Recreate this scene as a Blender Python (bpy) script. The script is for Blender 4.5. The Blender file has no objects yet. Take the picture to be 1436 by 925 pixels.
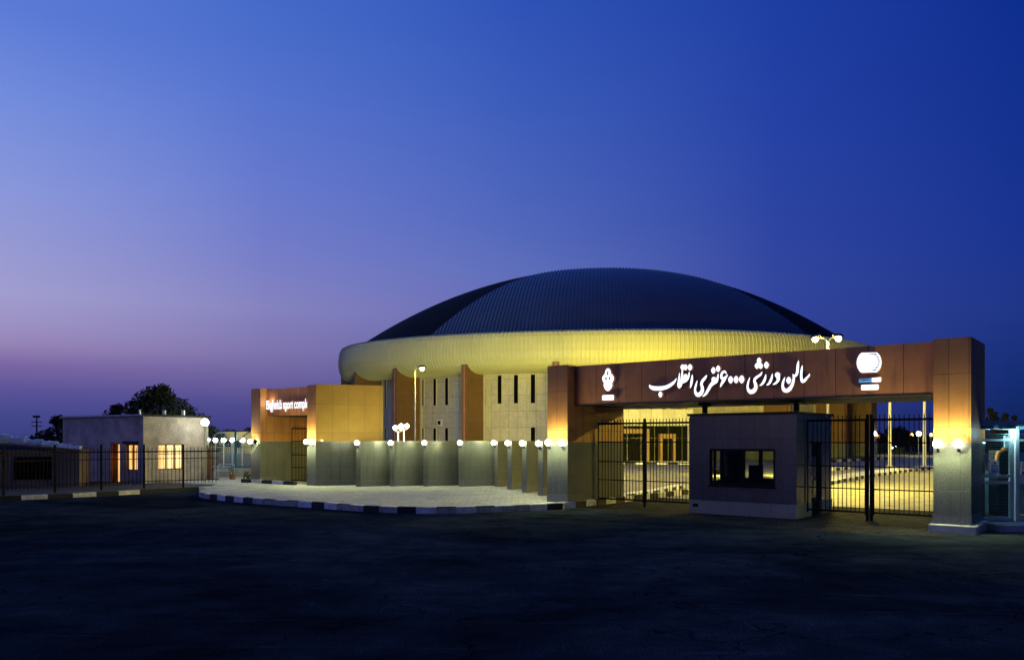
import bpy, bmesh, math, random
from math import sin, cos, pi, sqrt, radians, hypot
from mathutils import Vector, Matrix

random.seed(7)
SC = bpy.context.scene
COL = SC.collection

# ------------------------------------------------------------------ survey
F, EYE, PY0, PX0 = 1130.0, 2.2, 616.0, 718.0      # survey of the site from the tripod

def at(px, d, z=0.0):
    return Vector(((px - PX0) / F * d, d, z))

def ground(px, py, z=0.0):
    d = F * (EYE - z) / (py - PY0)
    return Vector(((px - PX0) / F * d, d, z))

def hz(py, d):
    return EYE + (PY0 - py) * d / F

# ------------------------------------------------------------------ materials
def new_mat(name):
    m = bpy.data.materials.new(name); m.use_nodes = True
    nt = m.node_tree
    return m, nt, nt.nodes, nt.links, nt.nodes['Principled BSDF']

def mat(name, col, rough=0.6, metal=0.0, var=0.25, scale=3.0, bump=0.0, bscale=40.0, fine=0.0, spec=0.35):
    m, nt, N, L, P = new_mat(name)
    P.inputs['Roughness'].default_value = rough
    P.inputs['Metallic'].default_value = metal
    P.inputs['Specular IOR Level'].default_value = spec
    tc = N.new('ShaderNodeTexCoord')
    n1 = N.new('ShaderNodeTexNoise'); n1.inputs['Scale'].default_value = scale; n1.inputs['Detail'].default_value = 5
    L.new(tc.outputs['Object'], n1.inputs['Vector'])
    mr = N.new('ShaderNodeMapRange'); mr.inputs[1].default_value = 0.3; mr.inputs[2].default_value = 0.7
    mr.inputs[3].default_value = 1 - var; mr.inputs[4].default_value = 1 + var
    L.new(n1.outputs['Fac'], mr.inputs[0])
    mx = N.new('ShaderNodeVectorMath'); mx.operation = 'SCALE'
    mx.inputs[0].default_value = col[:3]
    L.new(mr.outputs[0], mx.inputs['Scale'])
    out = mx.outputs[0]
    if fine > 0:
        n2 = N.new('ShaderNodeTexNoise'); n2.inputs['Scale'].default_value = bscale; n2.inputs['Detail'].default_value = 2
        L.new(tc.outputs['Object'], n2.inputs['Vector'])
        m2 = N.new('ShaderNodeMapRange'); m2.inputs[1].default_value = 0.3; m2.inputs[2].default_value = 0.7
        m2.inputs[3].default_value = 1 - fine; m2.inputs[4].default_value = 1 + fine
        L.new(n2.outputs['Fac'], m2.inputs[0])
        mx2 = N.new('ShaderNodeVectorMath'); mx2.operation = 'SCALE'
        L.new(out, mx2.inputs[0]); L.new(m2.outputs[0], mx2.inputs['Scale'])
        out = mx2.outputs[0]
    L.new(out, P.inputs['Base Color'])
    if bump > 0:
        nb = N.new('ShaderNodeTexNoise'); nb.inputs['Scale'].default_value = bscale; nb.inputs['Detail'].default_value = 3
        L.new(tc.outputs['Object'], nb.inputs['Vector'])
        b = N.new('ShaderNodeBump'); b.inputs['Strength'].default_value = bump; b.inputs['Distance'].default_value = 0.02
        L.new(nb.outputs['Fac'], b.inputs['Height']); L.new(b.outputs[0], P.inputs['Normal'])
    return m

def panel_mat(name, col, bw, bh, joint=0.25, jw=0.012, rough=0.5, var=0.12, fine=0.0, fscale=60, stain=0.0, spec=0.5, tone=0.1, offset=0.0, bumpd=0.006):
    """cladding panels laid out in metres over the UVs (u along the wall, v up)"""
    m, nt, N, L, P = new_mat(name)
    P.inputs['Roughness'].default_value = rough
    P.inputs['Specular IOR Level'].default_value = spec
    uv = N.new('ShaderNodeUVMap')
    br = N.new('ShaderNodeTexBrick'); br.offset = offset; br.squash = 1.0
    br.inputs['Scale'].default_value = 1.0
    br.inputs['Brick Width'].default_value = bw; br.inputs['Row Height'].default_value = bh
    br.inputs['Mortar Size'].default_value = jw; br.inputs['Mortar Smooth'].default_value = 0.1
    br.inputs['Color1'].default_value = (1 - tone, 1 - tone, 1 - tone, 1); br.inputs['Color2'].default_value = (1 + tone, 1 + tone, 1 + tone, 1)
    br.inputs['Mortar'].default_value = (joint, joint, joint, 1)
    L.new(uv.outputs[0], br.inputs['Vector'])
    tc = N.new('ShaderNodeTexCoord')
    n1 = N.new('ShaderNodeTexNoise'); n1.inputs['Scale'].default_value = 1.3; n1.inputs['Detail'].default_value = 6; n1.inputs['Roughness'].default_value = 0.65
    L.new(tc.outputs['Object'], n1.inputs['Vector'])
    mr = N.new('ShaderNodeMapRange'); mr.inputs[1].default_value = 0.3; mr.inputs[2].default_value = 0.7
    mr.inputs[3].default_value = 1 - var; mr.inputs[4].default_value = 1 + var
    L.new(n1.outputs['Fac'], mr.inputs[0])
    a = N.new('ShaderNodeVectorMath'); a.operation = 'SCALE'
    L.new(br.outputs['Color'], a.inputs[0]); L.new(mr.outputs[0], a.inputs['Scale'])
    out = a.outputs[0]
    if fine > 0:
        n2 = N.new('ShaderNodeTexNoise'); n2.inputs['Scale'].default_value = fscale; n2.inputs['Detail'].default_value = 2
        L.new(tc.outputs['Object'], n2.inputs['Vector'])
        m2 = N.new('ShaderNodeMapRange'); m2.inputs[1].default_value = 0.32; m2.inputs[2].default_value = 0.68
        m2.inputs[3].default_value = 1 - fine; m2.inputs[4].default_value = 1 + fine
        L.new(n2.outputs['Fac'], m2.inputs[0])
        c = N.new('ShaderNodeVectorMath'); c.operation = 'SCALE'
        L.new(out, c.inputs[0]); L.new(m2.outputs[0], c.inputs['Scale']); out = c.outputs[0]
    if stain > 0:
        mp = N.new('ShaderNodeMapping'); mp.inputs['Scale'].default_value = (3.0, 3.0, 0.35)
        L.new(tc.outputs['Object'], mp.inputs['Vector'])
        n3 = N.new('ShaderNodeTexNoise'); n3.inputs['Scale'].default_value = 1.6; n3.inputs['Detail'].default_value = 4
        L.new(mp.outputs[0], n3.inputs['Vector'])
        m3 = N.new('ShaderNodeMapRange'); m3.inputs[1].default_value = 0.52; m3.inputs[2].default_value = 0.75
        m3.inputs[3].default_value = 1.0; m3.inputs[4].default_value = 1 - stain
        L.new(n3.outputs['Fac'], m3.inputs[0])
        d = N.new('ShaderNodeVectorMath'); d.operation = 'SCALE'
        L.new(out, d.inputs[0]); L.new(m3.outputs[0], d.inputs['Scale']); out = d.outputs[0]
    e = N.new('ShaderNodeVectorMath'); e.operation = 'MULTIPLY'; e.inputs[1].default_value = col[:3]
    L.new(out, e.inputs[0]); L.new(e.outputs[0], P.inputs['Base Color'])
    b = N.new('ShaderNodeBump'); b.inputs['Strength'].default_value = 0.6; b.inputs['Distance'].default_value = bumpd; b.invert = True
    L.new(br.outputs['Fac'], b.inputs['Height']); L.new(b.outputs[0], P.inputs['Normal'])
    return m

def emit(name, col, strength):
    m, nt, N, L, P = new_mat(name)
    P.inputs['Base Color'].default_value = (*col, 1)
    P.inputs['Emission Color'].default_value = (*col, 1)
    P.inputs['Emission Strength'].default_value = strength
    P.inputs['Roughness'].default_value = 0.4
    return m

def glass(name, tint=(0.8, 0.85, 0.85), amount=0.12, rough=0.03):
    m = bpy.data.materials.new(name); m.use_nodes = True
    nt = m.node_tree; N = nt.nodes; L = nt.links; N.clear()
    o = N.new('ShaderNodeOutputMaterial'); t = N.new('ShaderNodeBsdfTransparent'); t.inputs[0].default_value = (*tint, 1)
    g = N.new('ShaderNodeBsdfGlossy'); g.inputs['Roughness'].default_value = rough
    fr = N.new('ShaderNodeFresnel'); fr.inputs[0].default_value = 1.5
    ad = N.new('ShaderNodeMath'); ad.operation = 'ADD'; ad.inputs[1].default_value = amount - 0.04; ad.use_clamp = True
    L.new(fr.outputs[0], ad.inputs[0])
    mx = N.new('ShaderNodeMixShader'); L.new(ad.outputs[0], mx.inputs[0]); L.new(t.outputs[0], mx.inputs[1]); L.new(g.outputs[0], mx.inputs[2])
    L.new(mx.outputs[0], o.inputs[0])
    return m

M = {}
M['rust'] = panel_mat('rust_cladding', (0.74, 0.28, 0.09), 0.82, 9.0, 0.35, 0.010, 0.5, 0.18, stain=0.32, tone=0.12, spec=0.3)
M['rust2'] = panel_mat('rust_cladding_rows', (0.60, 0.25, 0.075), 0.42, 1.25, 0.40, 0.008, 0.5, 0.15, stain=0.25, tone=0.10, spec=0.3)
M['ochre'] = panel_mat('ochre_cladding', (0.56, 0.32, 0.06), 0.70, 1.25, 0.6, 0.008, 0.55, 0.10, tone=0.04)
M['finrust'] = panel_mat('fin_cladding', (0.19, 0.10, 0.036), 5.0, 0.8, 0.6, 0.012, 0.55, 0.10, tone=0.06)
M['granite'] = panel_mat('grey_granite', (0.145, 0.158, 0.145), 0.62, 1.0, 0.45, 0.006, 0.30, 0.14, fine=0.28, fscale=38, stain=0.25, tone=0.09)
M['granite_light'] = panel_mat('pale_granite_plinth', (0.17, 0.175, 0.18), 0.62, 3.0, 0.5, 0.006, 0.45, 0.12, fine=0.3, fscale=38, tone=0.05)
M['granite_booth'] = panel_mat('polished_granite', (0.036, 0.047, 0.070), 0.40, 0.74, 0.5, 0.005, 0.22, 0.16, fine=0.30, fscale=42, tone=0.14)
M['cream'] = panel_mat('cream_stone', (0.52, 0.49, 0.40), 1.05, 1.75, 0.6, 0.025, 0.8, 0.12, fine=0.1, fscale=6, stain=0.12, tone=0.07, bumpd=0.02)
M['stone_plain'] = mat('cream_stone_plain', (0.55, 0.52, 0.42), 0.8, var=0.1)
M['plaster'] = mat('worn_plaster', (0.54, 0.44, 0.37), 0.9, var=0.3, scale=1.6, bump=0.35, bscale=14, fine=0.18)
M['plaster_pink'] = mat('pink_plaster', (0.20, 0.15, 0.135), 0.9, var=0.22, scale=1.5, bump=0.3, bscale=18, fine=0.1)
M['plaster_cream'] = mat('cream_plaster', (0.55, 0.50, 0.34), 0.9, var=0.15, scale=1.0, bump=0.2, bscale=10)
M['black'] = mat('black_painted_steel', (0.005, 0.005, 0.006), 0.5, 0.0, var=0.2, spec=0.08)
M['darkmetal'] = mat('dark_steel', (0.03, 0.03, 0.035), 0.4, 0.3, var=0.2)
M['roofdark'] = mat('dark_roof_felt', (0.02, 0.02, 0.025), 0.7, var=0.2)
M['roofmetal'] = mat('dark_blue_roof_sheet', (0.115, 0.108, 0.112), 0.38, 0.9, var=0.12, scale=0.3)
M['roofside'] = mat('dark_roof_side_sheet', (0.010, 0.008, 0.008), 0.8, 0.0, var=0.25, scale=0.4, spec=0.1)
M['ring'] = mat('pale_ring_sheet', (0.58, 0.58, 0.30), 0.42, 0.0, var=0.06, scale=0.3)
M['teal'] = mat('pale_teal_painted_steel', (0.42, 0.52, 0.54), 0.4, 0.1, var=0.12)
M['tealdark'] = mat('blue_painted_steel', (0.05, 0.20, 0.26), 0.45, 0.1, var=0.15)
M['white'] = mat('white_paint', (0.75, 0.75, 0.74), 0.5, var=0.08)
M['lamp_metal'] = mat('galvanised_pole', (0.62, 0.62, 0.58), 0.45, 0.1, var=0.08)
M['wood'] = mat('dark_wood', (0.16, 0.07, 0.03), 0.5, var=0.3, scale=6)
M['doorwood'] = mat('orange_wood_door', (0.42, 0.17, 0.05), 0.5, var=0.3, scale=5)
M['trunk'] = mat('tree_bark', (0.05, 0.04, 0.03), 0.9, var=0.3, scale=5)
M['leaf'] = mat('tree_leaf', (0.016, 0.024, 0.012), 0.8, var=0.45, scale=1.2)
M['leaf2'] = mat('shrub_leaf', (0.07, 0.11, 0.035), 0.7, var=0.4, scale=2)
M['glassdark'] = mat('dark_glazing', (0.003, 0.0035, 0.0035), 0.5, var=0.2, spec=0.02)
M['glass'] = glass('clear_pane')
M['glass_kiosk'] = glass('kiosk_pane', (0.72, 0.82, 0.82), 0.10)
M['letter'] = emit('sign_letter_face', (0.93, 0.95, 1.0), 1.5)
M['letter_side'] = mat('sign_letter_return', (0.45, 0.45, 0.48), 0.5)
M['letter_blue'] = emit('sign_blue_face', (0.10, 0.30, 0.62), 0.9)
M['letter_grey'] = mat('sign_grey_mark', (0.05, 0.055, 0.06), 0.5)
M['kerb_white'] = mat('kerb_white_paint', (0.72, 0.72, 0.70), 0.75, var=0.25, scale=5, bump=0.4, bscale=30, fine=0.2)
M['kerb_black'] = mat('kerb_black_paint', (0.022, 0.022, 0.026), 0.7, var=0.3, scale=5, bump=0.4, bscale=30)
M['orange_pipe'] = mat('orange_painted_pipe', (0.85, 0.20, 0.02), 0.4, var=0.15)
M['red'] = mat('red_sign_paint', (0.55, 0.03, 0.03), 0.5, var=0.05)
M['blue'] = mat('blue_sign_paint', (0.05, 0.09, 0.35), 0.5, var=0.05)
M['bulb_warm'] = emit('lit_warm_globe', (1.0, 0.93, 0.62), 22.0)
M['bulb_white'] = emit('lit_white_globe', (0.90, 1.0, 0.98), 20.0)
M['bulb_sodium'] = emit('lit_sodium_lamp', (1.0, 0.78, 0.24), 45.0)
M['bulb_orange'] = emit('lit_orange_lamp', (1.0, 0.45, 0.10), 6.0)
M['bulb_off'] = mat('unlit_dark_globe', (0.02, 0.02, 0.022), 0.15, var=0.05)
M['tube'] = emit('lit_tube', (0.65, 1.0, 0.97), 12.0)
M['led'] = emit('small_far_lights', (0.8, 0.95, 1.0), 3.0)
M['sheet'] = mat('white_plastic_sheet', (0.62, 0.64, 0.66), 0.3, var=0.2, scale=4, bump=0.3, bscale=6)
M['concrete'] = mat('pale_concrete', (0.42, 0.42, 0.38), 0.85, var=0.25, scale=2, bump=0.3, bscale=25)
M['reflect_stone'] = mat('brushed_bin', (0.3, 0.3, 0.3), 0.4)
M['chair'] = mat('dark_upholstery', (0.02, 0.018, 0.018), 0.7)

def window_glow(name, col, strength):
    m, nt, N, L, P = new_mat(name)
    tc = N.new('ShaderNodeTexCoord')
    n = N.new('ShaderNodeTexNoise'); n.inputs['Scale'].default_value = 1.8; n.inputs['Detail'].default_value = 3
    mp = N.new('ShaderNodeMapping'); mp.inputs['Scale'].default_value = (4.0, 4.0, 0.5)
    L.new(tc.outputs['Object'], mp.inputs['Vector']); L.new(mp.outputs[0], n.inputs['Vector'])
    r = N.new('ShaderNodeValToRGB')
    r.color_ramp.elements[0].position = 0.3; r.color_ramp.elements[0].color = (col[0] * 0.75, col[1] * 0.55, col[2] * 0.3, 1)
    r.color_ramp.elements[1].position = 0.65; r.color_ramp.elements[1].color = (*col, 1)
    L.new(n.outputs['Fac'], r.inputs[0]); L.new(r.outputs[0], P.inputs['Emission Color'])
    P.inputs['Emission Strength'].default_value = strength
    P.inputs['Base Color'].default_value = (0.1, 0.08, 0.05, 1)
    return m
M['glow'] = window_glow('lit_curtained_window', (1.0, 0.62, 0.20), 1.25)
M['glow_bright'] = window_glow('bright_lit_window', (1.0, 0.74, 0.34), 1.6)

# ---- ground materials
def asphalt():
    m, nt, N, L, P = new_mat('old_asphalt')
    tc = N.new('ShaderNodeTexCoord')
    def noise(scale, detail, rough=0.6, dist=0.0, sc=None, rot=0.0):
        n = N.new('ShaderNodeTexNoise'); n.inputs['Scale'].default_value = scale; n.inputs['Detail'].default_value = detail
        n.inputs['Roughness'].default_value = rough; n.inputs['Distortion'].default_value = dist
        if sc:
            mp = N.new('ShaderNodeMapping'); mp.inputs['Scale'].default_value = sc; mp.inputs['Rotation'].default_value = (0, 0, rot)
            L.new(tc.outputs['Object'], mp.inputs['Vector']); L.new(mp.outputs[0], n.inputs['Vector'])
        else: L.new(tc.outputs['Object'], n.inputs['Vector'])
        return n.outputs['Fac']
    def rng(x, a, b, c, d):
        r = N.new('ShaderNodeMapRange'); r.inputs[1].default_value = a; r.inputs[2].default_value = b; r.inputs[3].default_value = c; r.inputs[4].default_value = d
        L.new(x, r.inputs[0]); return r.outputs[0]
    def mul(a, b):
        k = N.new('ShaderNodeMath'); k.operation = 'MULTIPLY'; L.new(a, k.inputs[0]); L.new(b, k.inputs[1]); return k.outputs[0]
    def add(a, b):
        k = N.new('ShaderNodeMath'); k.operation = 'ADD'; L.new(a, k.inputs[0]); L.new(b, k.inputs[1]); return k.outputs[0]
    big = rng(noise(0.16, 7, 0.62, 0.9, (0.8, 1.4, 1), 0.35), 0.34, 0.68, 0.35, 1.45)
    mid = rng(noise(1.1, 6, 0.68, 0.5), 0.3, 0.7, 0.55, 1.4)
    grain = rng(noise(34, 3, 0.6), 0.3, 0.72, 0.45, 1.7)
    v = mul(mul(big, mid), grain)
    scuff = rng(noise(1.5, 8, 0.72, 0.3, (0.30, 3.4, 1), 0.22), 0.58, 0.80, 0.0, 1.8)
    scuff2 = rng(noise(2.3, 8, 0.7, 0.4, (3.2, 0.35, 1), 0.5), 0.60, 0.82, 0.0, 1.2)
    v = add(v, mul(add(scuff, scuff2), grain))
    # cracks
    vo = N.new('ShaderNodeTexVoronoi'); vo.feature = 'DISTANCE_TO_EDGE'; vo.inputs['Scale'].default_value = 0.28
    wn = N.new('ShaderNodeTexNoise'); wn.inputs['Scale'].default_value = 1.4; wn.inputs['Detail'].default_value = 5
    L.new(tc.outputs['Object'], wn.inputs['Vector'])
    ws = N.new('ShaderNodeVectorMath'); ws.operation = 'SCALE'; ws.inputs['Scale'].default_value = 1.6; L.new(wn.outputs['Color'], ws.inputs[0])
    wa_ = N.new('ShaderNodeVectorMath'); wa_.operation = 'ADD'; L.new(tc.outputs['Object'], wa_.inputs[0]); L.new(ws.outputs[0], wa_.inputs[1]); L.new(wa_.outputs[0], vo.inputs['Vector'])
    v = mul(v, rng(vo.outputs['Distance'], 0.0, 0.008, 0.25, 1.0))
    sc_ = N.new('ShaderNodeVectorMath'); sc_.operation = 'SCALE'; sc_.inputs[0].default_value = (0.031, 0.042, 0.048); L.new(v, sc_.inputs['Scale'])
    L.new(sc_.outputs[0], P.inputs['Base Color'])
    P.inputs['Roughness'].default_value = 0.95; P.inputs['Specular IOR Level'].default_value = 0.0
    b = N.new('ShaderNodeBump'); b.inputs['Strength'].default_value = 0.5; b.inputs['Distance'].default_value = 0.02
    L.new(v, b.inputs['Height']); L.new(b.outputs[0], P.inputs['Normal'])
    return m
M['asphalt'] = asphalt()
M['apron'] = panel_mat('apron_pavers', (0.40, 0.40, 0.34), 0.42, 0.21, 0.55, 0.012, 0.8, 0.22, fine=0.25, fscale=9, tone=0.10, offset=0.5)
M['paver'] = panel_mat('dark_block_paving', (0.034, 0.037, 0.042), 0.40, 0.20, 0.25, 0.018, 0.9, 0.35, fine=0.3, fscale=8, tone=0.3, offset=0.5, bumpd=0.02, spec=0.02)
M['yard'] = panel_mat('yard_paving', (0.27, 0.25, 0.20), 1.2, 0.6, 0.55, 0.03, 0.7, 0.3, fine=0.25, fscale=3, tone=0.10, offset=0.5)
M['soil'] = mat('dry_soil', (0.05, 0.045, 0.035), 0.95, var=0.5, scale=1.2, bump=0.8, bscale=4, fine=0.3)

# ------------------------------------------------------------------ mesh helper
class MB:
    def __init__(s):
        s.v = []; s.f = []; s.uv = []; s.mi = []
    def face(s, pts, uvs=None, mi=0):
        b = len(s.v); s.v += [tuple(p) for p in pts]
        s.f.append(tuple(range(b, b + len(pts)))); s.mi.append(mi)
        if uvs is None:
            n = (Vector(pts[1]) - Vector(pts[0])).cross(Vector(pts[2]) - Vector(pts[0]))
            if abs(n.z) > 0.9 * (n.length or 1):
                uvs = [(p[0], p[1]) for p in pts]
            else:
                h = Vector((n.y, -n.x, 0)); h = h.normalized() if h.length > 1e-9 else Vector((1, 0, 0))
                uvs = [(-(p[0] * h.x + p[1] * h.y), p[2]) for p in pts]
        s.uv.append(uvs)
    def prism(s, plan, z0, z1, mi=0, cap=True, u0=0.0):
        """plan: CCW list of (x, y)"""
        n = len(plan); u = u0
        for i in range(n):
            a, b = plan[i], plan[(i + 1) % n]
            l = hypot(b[0] - a[0], b[1] - a[1])
            s.face([(a[0], a[1], z0), (b[0], b[1], z0), (b[0], b[1], z1), (a[0], a[1], z1)], [(u, z0), (u + l, z0), (u + l, z1), (u, z1)], mi)
            u += l
        if cap:
            s.face([(p[0], p[1], z1) for p in plan], None, mi)
            s.face([(p[0], p[1], z0) for p in reversed(plan)], None, mi)
    def box(s, x0, x1, y0, y1, z0, z1, mi=0):
        s.prism([(x0, y0), (x1, y0), (x1, y1), (x0, y1)], z0, z1, mi)
    def tube(s, pts, rad, n=8, mi=0, cap=True):
        pts = [Vector(p) for p in pts]
        rr = rad if isinstance(rad, (list, tuple)) else [rad] * len(pts)
        rings = []
        for i, p in enumerate(pts):
            d = (pts[min(i + 1, len(pts) - 1)] - pts[max(i - 1, 0)])
            d = d.normalized() if d.length > 1e-9 else Vector((0, 0, 1))
            a = Vector((1, 0, 0)) if abs(d.x) < 0.8 else Vector((0, 1, 0))
            e1 = d.cross(a).normalized(); e2 = d.cross(e1)
            rings.append([p + (e1 * cos(2 * pi * k / n) + e2 * sin(2 * pi * k / n)) * rr[i] for k in range(n)])
        for i in range(len(rings) - 1):
            for k in range(n):
                s.face([rings[i][k], rings[i][(k + 1) % n], rings[i + 1][(k + 1) % n], rings[i + 1][k]], None, mi)
        if cap:
            s.face(list(reversed(rings[0])), None, mi); s.face(rings[-1], None, mi)
    def ball(s, c, r, seg=12, rings=8, mi=0, sz=1.0):
        c = Vector(c)
        def p(i, j):
            t = pi * i / rings; a = 2 * pi * j / seg
            return (c.x + r * sin(t) * cos(a), c.y + r * sin(t) * sin(a), c.z + r * sz * cos(t))
        for i in range(rings):
            for j in range(seg):
                if i == 0: s.face([p(0, 0), p(1, j), p(1, j + 1)], [(0, 0)] * 3, mi)
                elif i == rings - 1: s.face([p(i, j), p(rings, 0), p(i, j + 1)], [(0, 0)] * 3, mi)
                else: s.face([p(i, j), p(i + 1, j), p(i + 1, j + 1), p(i, j + 1)], [(0, 0)] * 4, mi)
    def build(s, name, m, parent=None, smooth=False, merge=False, bevel=0.0):
        me = bpy.data.meshes.new(name)
        off = Vector((0, 0, 0))
        if parent is not None:
            off = world_loc(parent)
        me.from_pydata([(x - off.x, y - off.y, z - off.z) for x, y, z in s.v], [], s.f)
        uvl = me.uv_layers.new(name='UVMap'); k = 0
        for uvs in s.uv:
            for u in uvs:
                uvl.data[k].uv = u; k += 1
        mats = m if isinstance(m, (list, tuple)) else [m]
        for mm in mats: me.materials.append(mm)
        me.polygons.foreach_set('material_index', s.mi)
        if merge or smooth or bevel:
            bm = bmesh.new(); bm.from_mesh(me)
            bmesh.ops.remove_doubles(bm, verts=bm.verts, dist=1e-5)
            bm.to_mesh(me); bm.free()
        if smooth:
            me.polygons.foreach_set('use_smooth', [True] * len(me.polygons))
        o = bpy.data.objects.new(name, me); COL.objects.link(o)
        if parent is not None: o.parent = parent
        if bevel:
            bv = o.modifiers.new('Bevel', 'BEVEL'); bv.width = bevel; bv.segments = 2; bv.limit_method = 'ANGLE'
        return o

def world_loc(o):
    p = Vector((0, 0, 0))
    while o is not None:
        p += o.location; o = o.parent
    return p

class FR:
    """a wall frame: a runs along U, b runs along V (into depth), z up"""
    def __init__(s, o, u):
        s.o = Vector((o[0], o[1], 0)); s.u = Vector((u[0], u[1], 0)).normalized(); s.v = Vector((-s.u.y, s.u.x, 0))
    def p(s, a, b, z=0.0):
        q = s.o + s.u * a + s.v * b; q.z = z; return q
    def box(s, mb, a0, a1, b0, b1, z0, z1, mi=0):
        c = [s.p(a0, b0), s.p(a1, b0), s.p(a1, b1), s.p(a0, b1)]
        mb.prism([(q.x, q.y) for q in c], z0, z1, mi, u0=a0)

def tag(o, label=None, cat=None, group=None, kind=None):
    if label: o['label'] = label
    if cat: o['category'] = cat
    if group: o['group'] = group
    if kind: o['kind'] = kind
    return o

def thing(name, loc, label, cat, group=None):
    o = bpy.data.objects.new(name, None); COL.objects.link(o)
    o.location = loc; o.empty_display_size = 0.3
    return tag(o, label, cat, group)

def copy_tree(o, parent=None):
    c = o.copy(); COL.objects.link(c)
    if o.type == 'LIGHT' or o.type == 'MESH' or o.type == 'EMPTY': pass
    c.parent = parent
    for ch in list(o.children): copy_tree(ch, c)
    return c

def light(name, loc, power, col, radius, parent=None, kind='POINT', spot=None):
    l = bpy.data.lights.new(name, kind); l.energy = power; l.color = col
    if kind in ('POINT', 'SPOT'): l.shadow_soft_size = radius
    o = bpy.data.objects.new(name, l); COL.objects.link(o)
    if parent is not None:
        o.parent = parent; o.location = Vector(loc) - world_loc(parent)
    else: o.location = loc
    return o

WARM = (0.95, 1.0, 0.47); SOD = (1.0, 0.80, 0.09); COOL = (0.78, 1.0, 0.96)

# ------------------------------------------------------------------ site axes
UR = (0.783, -0.622)                       # along the gateway front, to the right
GW = FR((1.788, 25.86), UR)                # main gateway: a=0 at the right edge of its left pillar
LG = FR((-8.59, 35.3), UR)                 # small gateway: a=0 at the right edge of its right pillar
BO = FR(GW.p(3.8, 0.94)[:2], UR)           # gatehouse booth

# ------------------------------------------------------------------ ground
mb = MB(); mb.face([(-1500, -300, 0), (1500, -300, 0), (1500, 2600, 0), (-1500, 2600, 0)])
tag(mb.build('ground', M['asphalt']), kind='structure')

def smooth_line(pts, step=0.58):
    """resample a Catmull-Rom curve at equal steps"""
    P = [Vector((p[0], p[1], 0)) for p in pts]
    out = []
    for i in range(len(P) - 1):
        p0, p1, p2, p3 = P[max(i - 1, 0)], P[i], P[i + 1], P[min(i + 2, len(P) - 1)]
        for k in range(24):
            t = k / 24
            out.append(0.5 * ((2 * p1) + (p2 - p0) * t + (2 * p0 - 5 * p1 + 4 * p2 - p3) * t * t + (3 * p1 - p0 - 3 * p2 + p3) * t ** 3))
    out.append(P[-1])
    res = [out[0]]; acc = 0.0
    for i in range(1, len(out)):
        seg = (out[i] - out[i - 1]).length
        while acc + seg >= step:
            t = (step - acc) / seg
            q = out[i - 1].lerp(out[i], t); res.append(q)
            out[i - 1] = q; seg = (out[i] - q).length; acc = 0.0
        acc += seg
    return res

def kerb(line, w, h, name='kerb', z=0.0, start=0, inward=1, plain=False, rnd=0.0, white_top=False):
    """painted kerbstones, black and white in turn"""
    mb = MB()
    for i in range(len(line) - 1):
        a, b = line[i], line[i + 1]
        d = (b - a).normalized(); n = Vector((-d.y, d.x, 0)) * inward
        g = 0.006
        a2, b2 = a + d * g, b - d * g
        j = random.uniform(-0.008, 0.008); jz = random.uniform(-0.006, 0.006)
        pl = [a2 + n * j, b2 + n * j, b2 + n * (w + j), a2 + n * (w + j)]
        if inward < 0: pl = [pl[1], pl[0], pl[3], pl[2]]
        m = 0 if plain else (i + start) % 2
        if rnd and random.random() < rnd: m = 1 - m
        e = 0.02
        lo = [(p.x, p.y) for p in pl]
        mb.prism(lo, z - 0.05, z + h - e + jz, m, cap=False)
        c = (pl[0] + pl[1] + pl[2] + pl[3]) / 4
        top = [(p + (c - p) * (e / max((c - p).length, 0.1))) for p in pl]
        for k in range(4):
            p, q, r, s_ = pl[k], pl[(k + 1) % 4], top[(k + 1) % 4], top[k]
            mb.face([(p.x, p.y, z + h - e + jz), (q.x, q.y, z + h - e + jz), (r.x, r.y, z + h + jz), (s_.x, s_.y, z + h + jz)], None, m)
        mb.face([(p.x, p.y, z + h + jz) for p in top], None, 0 if white_top else m)
    return tag(mb.build(name, [M['kerb_white'], M['kerb_black']]), kind='structure')

# front kerb of the apron, from the left end round to the main pillar
front = [(-12.1, 31.2), (-11.6, 30.2), (-10.3, 28.9), (-8.62, 27.45), (-7.3, 26.5), (-6.2, 25.8), (-5.1, 24.95), (-4.27, 24.4), (-3.2, 24.0),
         (-2.15, 23.9), (-1.28, 24.05), (-0.2, 24.4), (1.0, 25.05), (1.75, 25.5)]
fl = smooth_line(front, 0.60)
kerb(fl, 0.16, 0.20)
side = [GW.p(-0.10, -0.30), GW.p(0.12, 0.2), GW.p(0.14, 2.0), GW.p(0.14, 5.0), GW.p(0.14, 9.0)]
kerb(smooth_line(side, 0.62), 0.16, 0.20, start=0, inward=1)

# apron slab: behind the kerb up to the screen walls and the small gateway
apron = [(p.x, p.y) for p in fl[1:]] + [GW.p(-0.05, -0.1)[:2], GW.p(-0.3, 3.0)[:2], (1.7, 31.5), (1.6, 37.5), (-6.5, 38.5), LG.p(0, 2.5)[:2], LG.p(-5.5, 2.5)[:2], (-13.4, 36.4), (-12.2, 31.4)]
mb = MB(); mb.prism([(p[0], p[1]) for p in apron], -0.05, 0.172)
tag(mb.build('pavement', M['apron']), kind='structure')

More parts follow.
